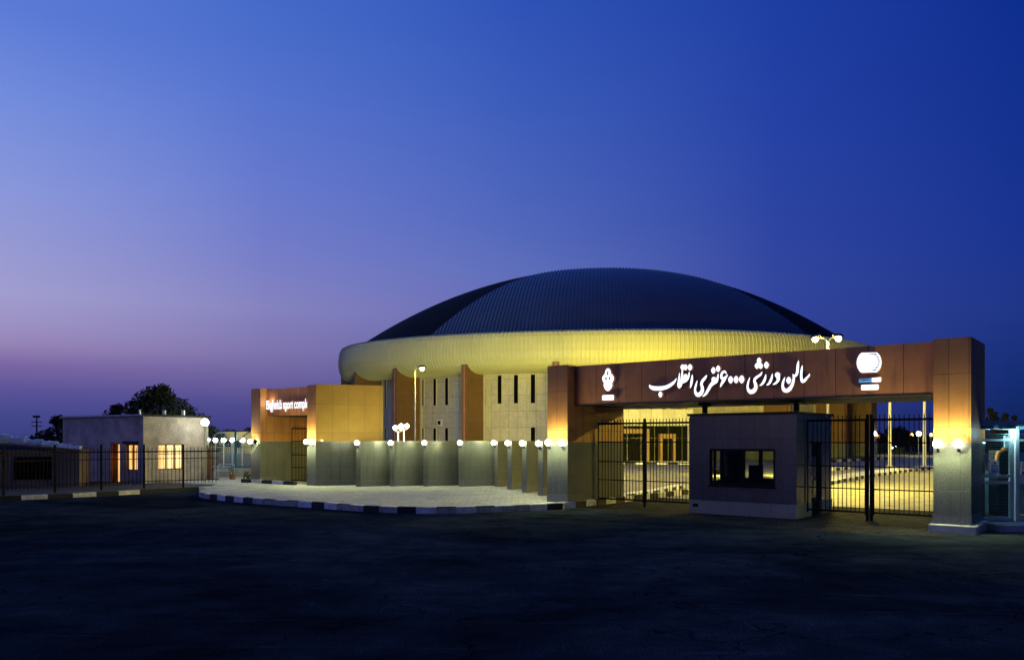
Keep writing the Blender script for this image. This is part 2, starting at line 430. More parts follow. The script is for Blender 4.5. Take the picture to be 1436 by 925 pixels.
# left roadside kerb in front of the fence, running up to the small gateway
lk = [(-30.0, 21.2), (-23.0, 25.6), (-18.0, 29.2), (-16.2, 31.0), (-14.6, 33.1), (-13.1, 34.9), (-12.0, 35.9), (-11.0, 36.3)]
lkl = smooth_line(lk, 0.86)
kerb(lkl, 0.16, 0.17, start=1, rnd=0.12)
kerb(smooth_line([LG.p(-5.2, -0.35), LG.p(-3.0, -0.30), LG.p(-0.7, -0.25)], 0.80), 0.16, 0.16, z=0.17, start=1)
verge = [(p.x - 0.05, p.y + 0.15) for p in lkl] + [LG.p(-4.9, 1.0)[:2], LG.p(-5.2, 4.0)[:2], (-13.5, 44), (-20, 46), (-42, 46), (-42, 22)]
mb = MB(); mb.prism([(p[0], p[1]) for p in verge], -0.05, 0.13)
tag(mb.build('verge_ground', M['soil']), kind='structure')
# pale concrete forecourt by the ornate gate
mb = MB(); mb.prism([(-16.2, 38.2), (-13.0, 36.6), (-12.2, 38.4), (-12.8, 50), (-21.0, 52.5), (-15.9, 42.2)], 0.0, 0.16)
tag(mb.build('forecourt', M['concrete']), kind='structure')

# block paving in front of and under the main gateway
mb = MB(); pl = [GW.p(-0.1, 0.0), GW.p(3.2, -0.6), GW.p(7.4, -2.0), GW.p(11.2, -0.9), GW.p(11.0, 6.0), GW.p(0.0, 6.0)]
mb.face([(p.x, p.y, 0.006) for p in pl])
tag(mb.build('driveway_paving', M['paver']), kind='structure')
# the lit yard behind the gateway
mb = MB(); pl = [GW.p(0.3, 6.0), GW.p(13.0, 6.0), (75, 30), (90, 140), (-45, 140), (-12, 48), (1.75, 37.0)]
mb.face([(p[0], p[1], 0.010) for p in pl])
tag(mb.build('yard_paving', M['yard']), kind='structure')

# plinth kerb to the right of the right pillar
mb = MB(); GW.box(mb, 10.50, 11.52, -0.14, 2.2, -0.03, 0.2)
mb2 = MB()
tag(mb.build('kerb', M['concrete'], bevel=0.03), kind='structure')
mb = MB(); mb.box(11.62, 34.0, 19.15, 21.3, -0.03, 0.17)
tag(mb.build('pavement', M['concrete'], bevel=0.03), kind='structure')

# ------------------------------------------------------------------ main gateway
gate = thing('main_gateway', GW.p(5.3, 0.5), 'wide rust clad main gateway with a long sign beam on granite footed pillars', 'gateway')
DADO, TOP, SOF = 2.12, 4.60, 3.33
def clad_pillar(fr, a0, a1, b0, b1, parent, matname='rust2', top=TOP):
    root = MB(); fr.box(root, a0, a1, b0, b1, DADO, top)
    p = root.build('pillar', M[matname], parent)
    g = MB(); fr.box(g, a0 - 0.004, a1 + 0.004, b0 - 0.004, b1 + 0.004, 0.42, DADO - 0.004)
    g.build('granite_facing', M['granite'], p)
    q = MB(); fr.box(q, a0 - 0.016, a1 + 0.016, b0 - 0.016, b1 + 0.016, 0.0, 0.42 - 0.003)
    q.build('plinth', M['granite_light'], p)
    return p
clad_pillar(GW, -0.80, 0.0, 0.0, 0.9, gate)
clad_pillar(GW, 10.59, 11.38, 0.0, 2.0, gate)
w = MB(); GW.box(w, -0.32, -0.006, 0.905, 3.5, DADO, SOF - 0.004); pw = w.build('return_wall', M['rust2'], gate)
w = MB(); GW.box(w, -0.316, -0.01, 0.91, 3.496, 0.0, DADO - 0.004); w.build('granite_facing', M['granite'], pw)
w = MB(); GW.box(w, 0.003, 10.587, 0.40, 0.66, SOF, TOP - 0.02); w.build('sign_beam', M['rust'], gate)
w = MB(); GW.box(w, 0.01, 10.58, 0.385, 0.664, SOF - 0.035, SOF - 0.003); w.build('beam_edge_trim', M['darkmetal'], gate)
w = MB(); GW.box(w, -0.32, 10.58, 0.668, 4.2, SOF - 0.03, SOF + 0.22); GW.box(w, -0.32, 10.58, 4.0, 4.2, SOF + 0.223, TOP - 0.6); w.build('soffit_slab', M['roofdark'], gate)
for a in (4.1, 6.85):
    w = MB(); GW.box(w, a, a + 0.12, 1.15, 1.27, 2.99, SOF - 0.034); GW.box(w, a - 0.08, a + 0.2, 1.07, 1.35, SOF - 0.10, SOF - 0.032)
    w.build('hanger_post', M['black'], gate)

# ------------------------------------------------------------------ sign lettering on the main beam
def on_beam(px, py, b=0.40, fr=GW):
    """where the line of sight through a surveyed mark meets the beam face -> (a, z) on that face"""
    o = fr.p(0, b); k = (px - PX0) / F
    # o.x + u.x a = k (o.y + u.y a)
    a = (k * o.y - o.x) / (fr.u.x - k * fr.u.y)
    d = o.y + fr.u.y * a
    return a, EYE + (PY0 - py) * d / F

def stroke_outline(st):
    """brush stroke: list of (x, y, width) -> closed outline"""
    P = [(Vector((x, y)), w_ * 0.40) for x, y, w_ in st]
    pts = []
    for i in range(len(P) - 1):
        p0, p1, p2, p3 = P[max(i - 1, 0)], P[i], P[i + 1], P[min(i + 2, len(P) - 1)]
        for k in range(7):
            t = k / 7
            cr = lambda a, b, c, d: 0.5 * ((2 * b) + (c - a) * t + (2 * a - 5 * b + 4 * c - d) * t * t + (3 * b - a - 3 * c + d) * t ** 3)
            pts.append((cr(p0[0], p1[0], p2[0], p3[0]), max(3.0, cr(p0[1], p1[1], p2[1], p3[1]))))
    pts.append(P[-1])
    return pts

def letter_mesh(shapes, crop, mapf, depth=0.07, b=0.40, fr=GW):
    """shapes in crop units; crop = (ox, oy, scale); raised letters with a lit face and a grey return"""
    mbs = MB()
    ox, oy, sc = crop
    def w2(p, bb):
        a, z = mapf(ox + p[0] / sc, oy + p[1] / sc)
        return fr.p(a, bb, z)
    def solid(loop, dz):
        n = len(loop)
        fr_ = [w2(p, b - depth - dz) for p in loop]; bk = [w2(p, b - 0.012) for p in loop]
        area = sum(loop[i][0] * loop[(i + 1) % n][1] - loop[(i + 1) % n][0] * loop[i][1] for i in range(n))
        if area < 0: fr_.reverse(); bk.reverse()
        # image y runs down, so positive area means clockwise seen from the front
        mbs.face(list(reversed(fr_)), [(0, 0)] * n, 0)
        for i in range(n):
            j = (i + 1) % n
            mbs.face([fr_[i], fr_[j], bk[j], bk[i]], [(0, 0)] * 4, 1)
    q = 0
    for kind, dat in shapes:
        q += 1; dz = (q % 5) * 0.0022
        if kind == 's':
            pts = stroke_outline(dat)
            # chain of quads plus round joints would overlap, so make one outline
            L_, R_ = [], []
            for i, (p, w_) in enumerate(pts):
                d = (pts[min(i + 1, len(pts) - 1)][0] - pts[max(i - 1, 0)][0])
                d = d.normalized() if d.length > 0 else Vector((1, 0))
                nn = Vector((-d.y, d.x))
                L_.append(p + nn * w_); R_.append(p - nn * w_)
            cap0 = []; cap1 = []
            for i in range(len(L_) - 1):
                quad = [L_[i], L_[i + 1], R_[i + 1], R_[i]]
                solid(quad, dz)
            for (p, w_) in (pts[0], pts[-1]):
                solid([p + Vector((cos(t * pi / 6), sin(t * pi / 6))) * w_ for t in range(12)], dz + 0.0011)
        elif kind == 'e':
            cx, cy, rx, ry = dat
            solid([Vector((cx + rx * cos(t * pi / 10), cy + ry * sin(t * pi / 10))) for t in range(20)], dz)
        elif kind == 'd':
            cx, cy, rx, ry = dat
            lp = []
            for t in range(24):
                a = t * pi / 12; c_, s_ = cos(a), sin(a)
                rr = 1 / (abs(c_) ** 1.5 + abs(s_) ** 1.5) ** (1 / 1.5)
                lp.append(Vector((cx + rx * rr * c_, cy + ry * rr * s_)))
            solid(lp, dz)
        elif kind == 'p':
            solid([Vector(p) for p in dat], dz)
    return mbs

SGN = [M['letter'], M['letter_side']]
sign = thing('sign_lettering', GW.p(6.2, 0.37, 3.6), 'glowing white Persian calligraphy running across the main gateway beam', 'sign lettering')
cA = (905, 495, 13.2125); cB = (970, 495, 13.2125); cC = (1040, 490, 13.219)
words = [
 (cA, [('s', [(100, 595, 24), (118, 625, 66), (170, 648, 92), (240, 655, 96), (310, 652, 94), (380, 640, 86), (450, 612, 78), (520, 567, 66), (565, 522, 44), (597, 472, 14)]),
       ('d', (300, 765, 36, 56)),
       ('s', [(656, 370, 10), (650, 440, 34), (640, 530, 46), (634, 600, 48), (650, 632, 46)]),
       ('s', [(708, 320, 30), (704, 400, 40), (694, 490, 52), (684, 570, 54), (668, 620, 46), (648, 636, 40)]),
       ('s', [(690, 545, 50), (730, 530, 60), (775, 505, 58), (810, 460, 50), (828, 400, 34), (833, 345, 10)]),
       ('e', (764, 432, 40, 44)), ('s', [(730, 470, 20), (745, 490, 60), (770, 490, 60)]),
       ('d', (712, 265, 40, 56)), ('d', (766, 265, 38, 55)), ('d', (846, 265, 42, 60)),
       ('s', [(890, 400, 10), (886, 460, 44), (874, 550, 52), (862, 610, 36), (852, 645, 12)])]),
 (cB, [('s', [(295, 418, 26), (265, 462, 54), (218, 520, 62), (200, 575, 54), (214, 625, 62), (216, 690, 76), (186, 748, 90), (138, 772, 96), (98, 745, 66), (82, 680, 44), (98, 595, 40), (123, 512, 12)]),
       ('s', [(228, 802, 20), (278, 758, 52), (325, 682, 60), (368, 605, 68), (420, 552, 88), (468, 525, 80), (494, 480, 52), (505, 425, 34), (512, 382, 10)]),
       ('e', (430, 492, 42, 50)), ('d', (422, 322, 41, 62)), ('d', (508, 291, 39, 60))]),
 (cB, [('s', [(658, 376, 26), (630, 342, 44), (590, 362, 50), (566, 418, 50), (580, 468, 60), (622, 470, 70), (660, 436, 46), (684, 398, 12)]),
       ('s', [(620, 490, 76), (592, 540, 60), (566, 588, 42), (550, 632, 10)]),
       ('d', (741, 495, 45, 68)), ('d', (843, 491, 45, 68)), ('d', (944, 487, 50, 74))]),
 (cC, [('s', [(394, 425, 24), (366, 468, 46), (316, 502, 52), (270, 540, 58), (256, 590, 54), (276, 640, 68), (280, 705, 80), (246, 764, 92), (190, 784, 98), (146, 752, 66), (128, 685, 44), (142, 605, 40), (170, 520, 12)]),
       ('d', (342, 210, 42, 58)), ('d', (304, 305, 42, 56)), ('d', (372, 305, 40, 56)),
       ('d', (476, 290, 44, 64)),
       ('s', [(466, 465, 16), (455, 530, 48), (424, 605, 56), (385, 650, 40), (358, 664, 22)]),
       ('s', [(590, 452, 14), (574, 530, 48), (544, 605, 54), (510, 645, 40), (486, 656, 22)]),
       ('e', (684, 475, 48, 52)), ('s', [(716, 480, 30), (704, 550, 56), (672, 605, 50), (630, 636, 38), (604, 646, 20)]), ('s', [(670, 500, 40), (690, 530, 60), (690, 560, 50)])]),
 (cC, [('s', [(818, 520, 16), (788, 600, 50), (778, 675, 54), (800, 742, 82), (850, 764, 88), (908, 728, 84), (956, 650, 62), (980, 565, 52), (984, 500, 48), (968, 462, 20)]),
       ('s', [(984, 500, 44), (1020, 482, 54), (1046, 435, 58), (1056, 360, 60), (1062, 280, 54), (1073, 208, 10)]),
       ('d', (891, 573, 46, 66)),
       ('s', [(1143, 298, 10), (1132, 370, 46), (1124, 450, 52), (1126, 530, 56), (1146, 590, 70), (1188, 572, 60), (1228, 524, 46), (1262, 492, 38), (1278, 452, 16)])]),
]
for crop, sh in words:
    letter_mesh(sh, crop, on_beam).build('word', SGN, sign)

emb = thing('emblem_sign', GW.p(1.6, 0.37, 3.6), 'glowing white trefoil emblem with a small bar below, at the left of the beam', 'sign')
cE = (830, 500, 11.56)
letter_mesh([('p', [(280, 188), (304, 200), (322, 228), (332, 278), (358, 300), (375, 335), (374, 372), (360, 405), (346, 428), (352, 470), (335, 508), (305, 545), (277, 560), (248, 543), (220, 505), (210, 462), (216, 425), (198, 400), (187, 365), (190, 330), (208, 305), (228, 282), (240, 228), (258, 200)])], cE, on_beam).build('emblem', SGN, emb)
for loop in ([(272, 240), (288, 240), (288, 300), (272, 300)], [(240, 335), (262, 335), (258, 385), (246, 385)], [(300, 330), (322, 330), (314, 378), (304, 378)]):
    letter_mesh([('p', loop)], cE, on_beam, depth=0.094).build('emblem_mark', [M['letter_grey'], M['letter_grey']], emb)
letter_mesh([('p', [(196, 624), (366, 618), (376, 630), (376, 692), (366, 702), (196, 706), (187, 696), (187, 634)])], cE, on_beam).build('name_bar', SGN, emb)

emb = thing('emblem_sign', GW.p(8.9, 0.37, 3.6), 'glowing white striped globe emblem over two plates, near the right pillar', 'sign')
cG = (1190, 480, 11.56)
disc = []
for t in range(48):
    a = t * pi / 24
    disc.append((345 + 200 * cos(a), max(168, min(488, 328 + 205 * sin(a))) - 6 * cos(a)))
letter_mesh([('p', disc)], cG, on_beam).build('globe_emblem', SGN, emb)
st = []
for y, x0, x1 in [(190, 330, 465), (215, 410, 485), (243, 455, 502), (270, 475, 512), (295, 485, 518), (318, 488, 520), (345, 484, 518), (372, 470, 512), (400, 455, 500), (424, 420, 482), (452, 380, 462)]:
    st.append(('p', [(x0, y - 3), (x1, y - 11), (x1, y + 6), (x0, y + 4)]))
for q_ in st: letter_mesh([q_], cG, on_beam, depth=0.094).build('emblem_stripe', [M['letter_grey'], M['letter_grey']], emb)
letter_mesh([('p', [(390, 578), (530, 564), (537, 574), (537, 630), (528, 640), (390, 645)])], cG, on_beam).build('name_plate', SGN, emb)
letter_mesh([('p', [(182, 596), (388, 579), (388, 645), (182, 652)])], cG, on_beam).build('blue_plate', [M['letter_blue'], M['letter_side']], emb)
letter_mesh([('p', [(200, 622), (222, 600), (232, 624)]), ('p', [(240, 606), (290, 600), (300, 616), (244, 622)]), ('p', [(306, 600), (330, 598), (334, 614), (308, 618)]), ('p', [(342, 600), (372, 606), (342, 612)])], cG, on_beam, depth=0.094).build('plate_lettering', [M['darkmetal'], M['darkmetal']], emb)
letter_mesh([('p', [(226, 690), (486, 680), (496, 692), (496, 758), (486, 768), (226, 774), (216, 764), (216, 700)])], cG, on_beam).build('name_plate', SGN, emb)

# ------------------------------------------------------------------ small gateway on the left
sg = thing('small_gateway', LG.p(-2.4, 0.5), 'small rust clad gateway at the left with a glowing Latin name on its beam', 'gateway')
clad_pillar(LG, -0.62, 0.0, 0.0, 0.9, sg)
clad_pillar(LG, -4.88, -4.14, 0.0, 0.9, sg)
w = MB(); LG.box(w, -4.44, -4.146, 0.905, 3.6, DADO, SOF - 0.004); pw = w.build('return_wall', M['rust2'], sg)
w = MB(); LG.box(w, -4.436, -4.15, 0.91, 3.596, 0.0, DADO - 0.004); w.build('granite_facing', M['granite'], pw)
w = MB(); LG.box(w, -4.137, -0.623, 0.40, 0.66, SOF - 0.02, TOP - 0.02); w.build('sign_beam', M['rust'], sg)
w = MB(); LG.box(w, -4.44, -0.1, 0.668, 3.6, SOF - 0.03, SOF + 0.2); w.build('soffit_slab', M['roofdark'], sg)

cu = bpy.data.curves.new('latin_text', 'FONT'); cu.body = 'Enghelab sport complex'; cu.size = 1.0; cu.extrude = 0.0; cu.offset = 0.010
to = bpy.data.objects.new('latin_text', cu); COL.objects.link(to)
bpy.context.view_layer.update()
dg = bpy.context.evaluated_depsgraph_get(); me = bpy.data.meshes.new_from_object(to.evaluated_get(dg))
xs = [v.co.x for v in me.vertices]; ys = [v.co.y for v in me.vertices]
x0, x1 = min(xs), max(xs)
aL, zc = on_beam(376.2, 569, fr=LG); aR, _ = on_beam(429.5, 567, fr=LG)
# the name runs on behind the right pillar: 'compl' ends at the pillar edge
fit = 0.865
sx = (aR - aL) / ((x1 - x0) * fit); sz = 0.60
base_z = zc - 0.16
vs = [LG.p(aL + (v.co.x - x0) * sx, 0.33, base_z + v.co.y * sz) for v in me.vertices]
mb = MB()
for p in me.polygons:
    mb.face([vs[i] for i in p.vertices], [(0, 0)] * len(p.vertices))
bpy.data.objects.remove(to); bpy.data.meshes.remove(me)
ls = thing('sign_lettering', LG.p(-2.4, 0.35, 3.9), 'glowing white Latin lettering on the small gateway beam', 'sign lettering')
tx = mb.build('lettering', [M['letter'], M['letter_side']], ls, merge=True)
so = tx.modifiers.new('Solidify', 'SOLIDIFY'); so.thickness = 0.06; so.offset = 0; so.use_rim = True; so.material_offset_rim = 1
light('glow', LG.p(-3.75, 0.22, 3.95), 6, (0.9, 0.97, 1.0), 0.08, ls)

# ------------------------------------------------------------------ yellow wall right of the small gateway and the screen wall panels
yw = thing('boundary_wall', (-7.1, 35.8, 0), 'tall ochre clad wall on a granite base beside the small gateway', 'wall')
pA = Vector((-8.59, 35.32, 0)); pB = at(476, 35.75); pC = at(537, 36.35)
def wallseg(mb, a, b, t, z0, z1):
    d = (b - a).normalized(); n = Vector((-d.y, d.x, 0))
    mb.prism([(a.x, a.y), (b.x, b.y), ((b + n * t).x, (b + n * t).y), ((a + n * t).x, (a + n * t).y)], z0, z1)
w = MB(); wallseg(w, pA + Vector((0.006, 0, 0)), pC, 0.3, DADO, TOP + 0.03); w.build('upper_cladding', M['ochre'], yw)
w = MB(); wallseg(w, pA + Vector((0.01, -0.03, 0)), pB + Vector((0, -0.03, 0)), 0.28, 0.42, DADO - 0.004); wallseg(w, pB + Vector((0.003, -0.02, 0)), pC + Vector((0, 0.02, 0)), 0.28, 0.42, DADO - 0.004); w.build('granite_facing', M['granite'], yw)
w = MB(); wallseg(w, pA + Vector((0.01, -0.045, 0)), pB + Vector((0, -0.045, 0)), 0.28, 0.0, 0.417); wallseg(w, pB + Vector((0.003, -0.035, 0)), pC + Vector((0, 0.005, 0)), 0.28, 0.0, 0.417); w.build('plinth', M['granite_light'], yw)

ends = [(503.2, 34.8), (550.2, 35.0), (597, 35.1), (646.6, 34.8), (695.6, 34.8), (714.6, 32.75), (735.3, 30.75), (758, 29.1)]
SCREENS = []
names8 = ['first', 'second', 'third', 'fourth', 'fifth', 'sixth', 'seventh', 'eighth']
for k, (px, d) in enumerate(ends):
    e = at(px, d)
    dv = Vector((0.90, 0.43, 0)).normalized() if k < 4 else (Vector((0.75, 0.66, 0)).normalized() if k == 4 else Vector((0.622, 0.783, 0)))
    L_ = 1.72 if k < 4 else 1.5
    fr = FR((e.x, e.y), (dv.x, dv.y))
    t = thing('screen_wall', (e.x, e.y, 0.17), ('grey granite screen wall panel under the %s globe lamp right of the small gateway' % names8[k]) if k < 4 else
              'narrow granite screen wall panel, %s before the main gateway pillar' % ['fourth', 'third', 'second', 'last'][k - 4], 'wall', 'granite screen wall panels')
    # a shallow curved panel: three short facets
    th = 0.22; n = 5; pts = []
    for i in range(n + 1):
        s_ = i / n
        pts.append(fr.p(s_ * L_, -0.11 + (0.16 * s_ * s_ if k < 4 else 0)))
    back = []
    for i in range(n, -1, -1):
        s_ = i / n
        back.append(fr.p(s_ * L_, 0.11 + (0.16 * s_ * s_ if k < 4 else 0)))
    plan = [(q.x, q.y) for q in pts + back]
    w = MB(); w.prism(plan, 0.45, 2.14); w.build('panel', M['granite'], t)
    c = fr.p(L_ / 2, 0)
    w = MB(); w.prism([((q[0] - c.x) * 1.012 + c.x, (q[1] - c.y) * 1.03 + c.y) for q in plan], 0.15, 0.447); w.build('plinth', M['granite_light'], t)
    if k < 4:
        pf = FR((e.x, e.y), (1.0, 0.12))
        w = MB(); pf.box(w, -0.10, 0.10, -0.17, 0.06, 0.45, 2.145); w.build('end_pier', M['granite'], t)
        w = MB(); pf.box(w, -0.105, 0.105, -0.18, 0.065, 0.15, 0.447); w.build('pier_plinth', M['granite_light'], t)
    SCREENS.append((fr, L_))

# railings filling the gaps between the panels
def railing(p0, p1, label, h=1.75, z=0.17):
    t = thing('gap_railing', ((p0.x + p1.x) / 2, (p0.y + p1.y) / 2, z), label, 'railing', 'railings between the screen walls')
    d = p1 - p0; L_ = d.length; fr = FR((p0.x, p0.y), (d.x, d.y))
    for zz in (0.25, 0.75, 1.25, h - 0.08):
        w = MB(); fr.box(w, 0, L_, -0.012, 0.012, z + zz, z + zz + 0.03); w.build('rail', M['black'], t)
    w = MB(); n = max(2, int(L_ / 0.11))
    for i in range(n + 1):
        a = L_ * i / n; fr.box(w, a - 0.009, a + 0.009, -0.009, 0.009, z + 0.08, z + h)
    w.build('bars', M['black'], t)
gapl = ['black railing in the gap left of the second screen wall panel', 'black railing in the gap left of the third screen wall panel', 'black railing in the gap left of the fourth screen wall panel',
        'black railing in the gap at the corner of the screen walls', 'black railing before the third last narrow panel', 'black railing before the second last narrow panel', 'black railing before the last narrow panel', 'black railing between the last narrow panel and the gateway pillar']
for k in range(8):
    fr, L_ = SCREENS[k]
    if k < 4:
        nx = SCREENS[k + 1][0].p(0.12, 0.13)
        railing(fr.p(L_ - 0.02, 0.10), nx + Vector((0, 0.05, 0)) if (nx - fr.p(L_, 0.10)).length > 0.15 else nx + Vector((0.1, 0.2, 0)), gapl[k])
    elif k < 7:
        railing(fr.p(1.0, -0.12), SCREENS[k + 1][0].p(1.2, 0.12), gapl[k])
    else:
        railing(fr.p(1.0, -0.12), GW.p(-0.35, 2.2), gapl[k])
railing(pC + Vector((-0.95, -0.32, 0)), SCREENS[0][0].p(0.15, 0.12), 'black railing in the gap left of the first screen wall panel')

# ------------------------------------------------------------------ wall lamps
def wall_lamp(pos, out, label, power, lit=True, arm=0.12, r=0.10, group='globe lamps on the walls'):
    """round globe on a short black bracket; out = unit vector away from the wall"""
    o = Vector(out).normalized(); pos = Vector(pos)
    t = thing('wall_lamp', pos, label, 'wall lamp', group)
    w = MB(); w.tube([pos + Vector((0, 0, -0.16)), pos + o * arm * 0.6 + Vector((0, 0, -0.18)), pos + o * arm + Vector((0, 0, -0.10))], 0.014, 6)
    fr = FR((pos.x, pos.y), (-o.y, o.x)) if False else None
    w.ball(pos + Vector((0, 0, -0.16)) + o * 0.01, 0.04, 8, 6)
    w.tube([pos + o * arm + Vector((0, 0, -0.11)), pos + o * arm + Vector((0, 0, -0.07))], 0.035, 8)
    w.build('bracket', M['black'], t)
    w = MB(); w.ball(pos + o * arm, r, 14, 10); w.build('globe', M['bulb_warm'] if lit else M['bulb_off'], t, smooth=True)
    if lit:
        power *= random.uniform(0.75, 1.25)
        light('glow', pos + o * arm, power, WARM, r * 1.06, t)
PW = 500
fo = -GW.v
zl = 2.10
wall_lamp(GW.p(-0.68, -0.02, zl), fo, 'left one of two globe lamps on the front of the main gateway left pillar', PW * 1.7)
wall_lamp(GW.p(-0.16, -0.02, zl), fo, 'right one of two globe lamps on the front of the main gateway left pillar', PW * 1.7)
wall_lamp(GW.p(10.70, -0.02, zl), fo, 'left one of two globe lamps on the front of the main gateway right pillar', PW * 1.7)
wall_lamp(GW.p(11.13, -0.02, zl), fo, 'right one of two globe lamps on the front of the main gateway right pillar', PW * 1.7)
wall_lamp(LG.p(-0.52, -0.02, zl), fo, 'left one of two lit globe lamps on the small gateway right pillar', PW * 1.7)
wall_lamp(LG.p(-0.12, -0.02, zl), fo, 'right one of two lit globe lamps on the small gateway right pillar', PW * 1.7)
wall_lamp(LG.p(-4.76, -0.02, zl), fo, 'lit globe lamp on the small gateway left pillar', PW)
wall_lamp(LG.p(-4.22, -0.02, zl), fo, 'dark unlit globe lamp on a black arm, small gateway left pillar', PW, lit=False, arm=0.2)
for k, (fr, L_) in enumerate(SCREENS):
    o = -fr.u
    if k < 4: o = Vector((-0.15, -1, 0))
    wall_lamp(fr.p(-0.02, 0.0, 2.06) + (Vector((0, -0.16, 0)) if k < 4 else Vector((0, 0, 0))), o, ('lit globe lamp on the %s granite panel right of the small gateway' % names8[k]) if k < 4 else
              'lit globe lamp on the %s narrow granite panel before the main gateway' % ['fourth last', 'third last', 'second last', 'last'][k - 4], PW * 0.8)
# row of small lamps on the ledge of the granite base under the ochre wall
led = thing('ledge_light', (-7.6, 35.4, 2.1), 'row of tiny warm lights on the granite ledge of the ochre wall', 'wall light')
for px in (452, 457, 466):
    q = at(px, 35.36 + (px - 443) * 0.013, 2.13); w = MB(); w.ball(q + Vector((0, -0.05, 0.02)), 0.03, 8, 6); w.build('bulb', M['bulb_warm'], led)
    light('glow', q + Vector((0, -0.05, 0.02)), 60, WARM, 0.035, led)

# ------------------------------------------------------------------ gate leaves
def gate_leaf(fr, a0, a1, b, label, h=2.74, z0=0.2, post_left=False, post_right=False, group='black barred gate leaves'):
    t = thing('gate_leaf', fr.p((a0 + a1) / 2, b), label, 'gate', group)
    for zz, th in ((z0, 0.05), (0.84, 0.032), (1.45, 0.032), (2.10, 0.034), (h - 0.04, 0.065)):
        w = MB(); fr.box(w, a0 + 0.032, a1 - 0.032, b - 0.016, b + 0.016, zz, zz + th); w.build('rail', M['black'], t)
    for a in (a0, a1 - 0.03):
        w = MB(); fr.box(w, a, a + 0.03, b - 0.02, b + 0.02, z0 - 0.05, h + 0.03); w.build('stile', M['black'], t)
    w = MB(); n = round((a1 - a0 - 0.1) / 0.118)
    for i in range(1, n):
        a = a0 + 0.05 + (a1 - a0 - 0.1) * i / n
        fr.box(w, a - 0.0095, a + 0.0095, b - 0.0095, b + 0.0095, z0 + 0.01, h + 0.13)
    w.build('bars', M['black'], t)
    for flag, a in ((post_left, a0 - 0.075), (post_right, a1 + 0.005)):
        if flag:
            w = MB(); fr.box(w, a, a + 0.07, b - 0.035, b + 0.035, 0.0, h + 0.14); w.build('gate_post', M['black'], t)
gate_leaf(GW, 0.03, 1.77, 1.76, 'barred gate leaf hung beside the main gateway left return wall', post_right=True)
gate_leaf(GW, 1.85, 3.78, 1.76, 'barred gate leaf meeting the left side of the gatehouse booth')
gate_leaf(GW, 7.02, 8.60, 1.76, 'barred gate leaf hung at the right side of the gatehouse booth', post_right=True)
gate_leaf(GW, 8.78, 10.57, 1.76, 'barred gate leaf hung at the main gateway right pillar', post_left=True)
gate_leaf(LG, -4.12, -2.40, 1.76, 'barred gate leaf on the left inside the small gateway')
gate_leaf(LG, -2.36, -0.66, 1.76, 'barred gate leaf on the right inside the small gateway')

# ------------------------------------------------------------------ gatehouse booth
bo = thing('gatehouse_booth', BO.p(1.6, 1.5), 'dark polished granite gatehouse booth with a wide sliding window, under the beam', 'booth')
BW, BD, BH = 3.2, 3.1, 2.90
wl = MB(); T = 0.15
wa, wb, z0, z1 = 0.63, 2.60, 0.86, 1.93
BO.box(wl, 0, wa, 0, T, 0.40, BH); BO.box(wl, wb, BW, 0, T, 0.40, BH)
BO.box(wl, wa, wb, 0.001, T, 0.40, z0); BO.box(wl, wa, wb, 0.001, T, z1, BH)
lb0, lb1 = 1.05, 2.15
BO.box(wl, 0.001, T, T + 0.002, lb0, 0.40, BH - 0.002); BO.box(wl, 0.001, T, lb1, BD - T - 0.002, 0.40, BH - 0.002)
BO.box(wl, 0.002, T, lb0, lb1, 0.40, 0.86); BO.box(wl, 0.002, T, lb0, lb1, 1.93, BH - 0.003)            # left side
ba0, ba1 = 0.42, 1.62
BO.box(wl, 0, ba0, BD - T, BD, 0.40, BH); BO.box(wl, ba1, BW, BD - T, BD, 0.40, BH)
BO.box(wl, ba0, ba1, BD - T, BD - 0.001, 0.40, 0.9); BO.box(wl, ba0, ba1, BD - T, BD - 0.001, 1.95, BH)
db0, db1 = 1.25, 2.15
BO.box(wl, BW - T, BW - 0.001, T + 0.002, db0, 0.40, BH - 0.002); BO.box(wl, BW - T, BW - 0.001, db1, BD - T - 0.002, 0.40, BH - 0.002)
BO.box(wl, BW - T + 0.001, BW - 0.002, db0, db1, 2.1, BH - 0.003)
wl.build('wall', M['granite_booth'], bo)
w = MB(); BO.box(w, -0.015, BW + 0.015, -0.015, 0.14, 0.0, 0.397); BO.box(w, -0.015, 0.14, 0.143, BD + 0.01, 0.0, 0.397); BO.box(w, BW - 0.14, BW + 0.015, 0.143, db0, 0.0, 0.397)
BO.box(w, BW - 0.14, BW + 0.015, db1, BD + 0.01, 0.0, 0.397); BO.box(w, 0.143, BW - 0.143, BD - 0.14, BD + 0.01, 0.0, 0.397)
w.build('plinth', M['granite_light'], bo)
w = MB(); BO.box(w, 0.10, 0.28, -0.022, -0.016, 0.20, 0.29); w.build('vent', M['black'], bo)
w = MB(); BO.box(w, -0.06, BW + 0.06, -0.06, BD + 0.06, BH + 0.003, BH + 0.075); w.build('roof', M['roofdark'], bo)
w = MB(); BO.box(w, 0.16, BW - 0.16, 0.16, BD - 0.16, 0.02, 0.06); w.build('floor', M['darkmetal'], bo)
wf = MB(); fT = 0.06
BO.box(wf, wa, wb, 0.02, 0.10, z0, z0 + fT); BO.box(wf, wa, wb, 0.02, 0.10, z1 - fT, z1)
BO.box(wf, wa, wa + fT, 0.021, 0.099, z0 + fT, z1 - fT); BO.box(wf, wb - fT, wb, 0.021, 0.099, z0 + fT, z1 - fT)
for a in (wa + 0.98,): BO.box(wf, a, a + 0.05, 0.021, 0.099, z0 + fT, z1 - fT)
BO.box(wf, wa - 0.03, wb + 0.03, -0.03, 0.02, z0 - 0.04, z0)
win = wf.build('window', M['black'], bo)
w = MB(); BO.box(w, wa + fT, wb - fT, 0.055, 0.061, z0 + fT, z1 - fT); w.build('pane', M['glass'], win)
wf = MB()
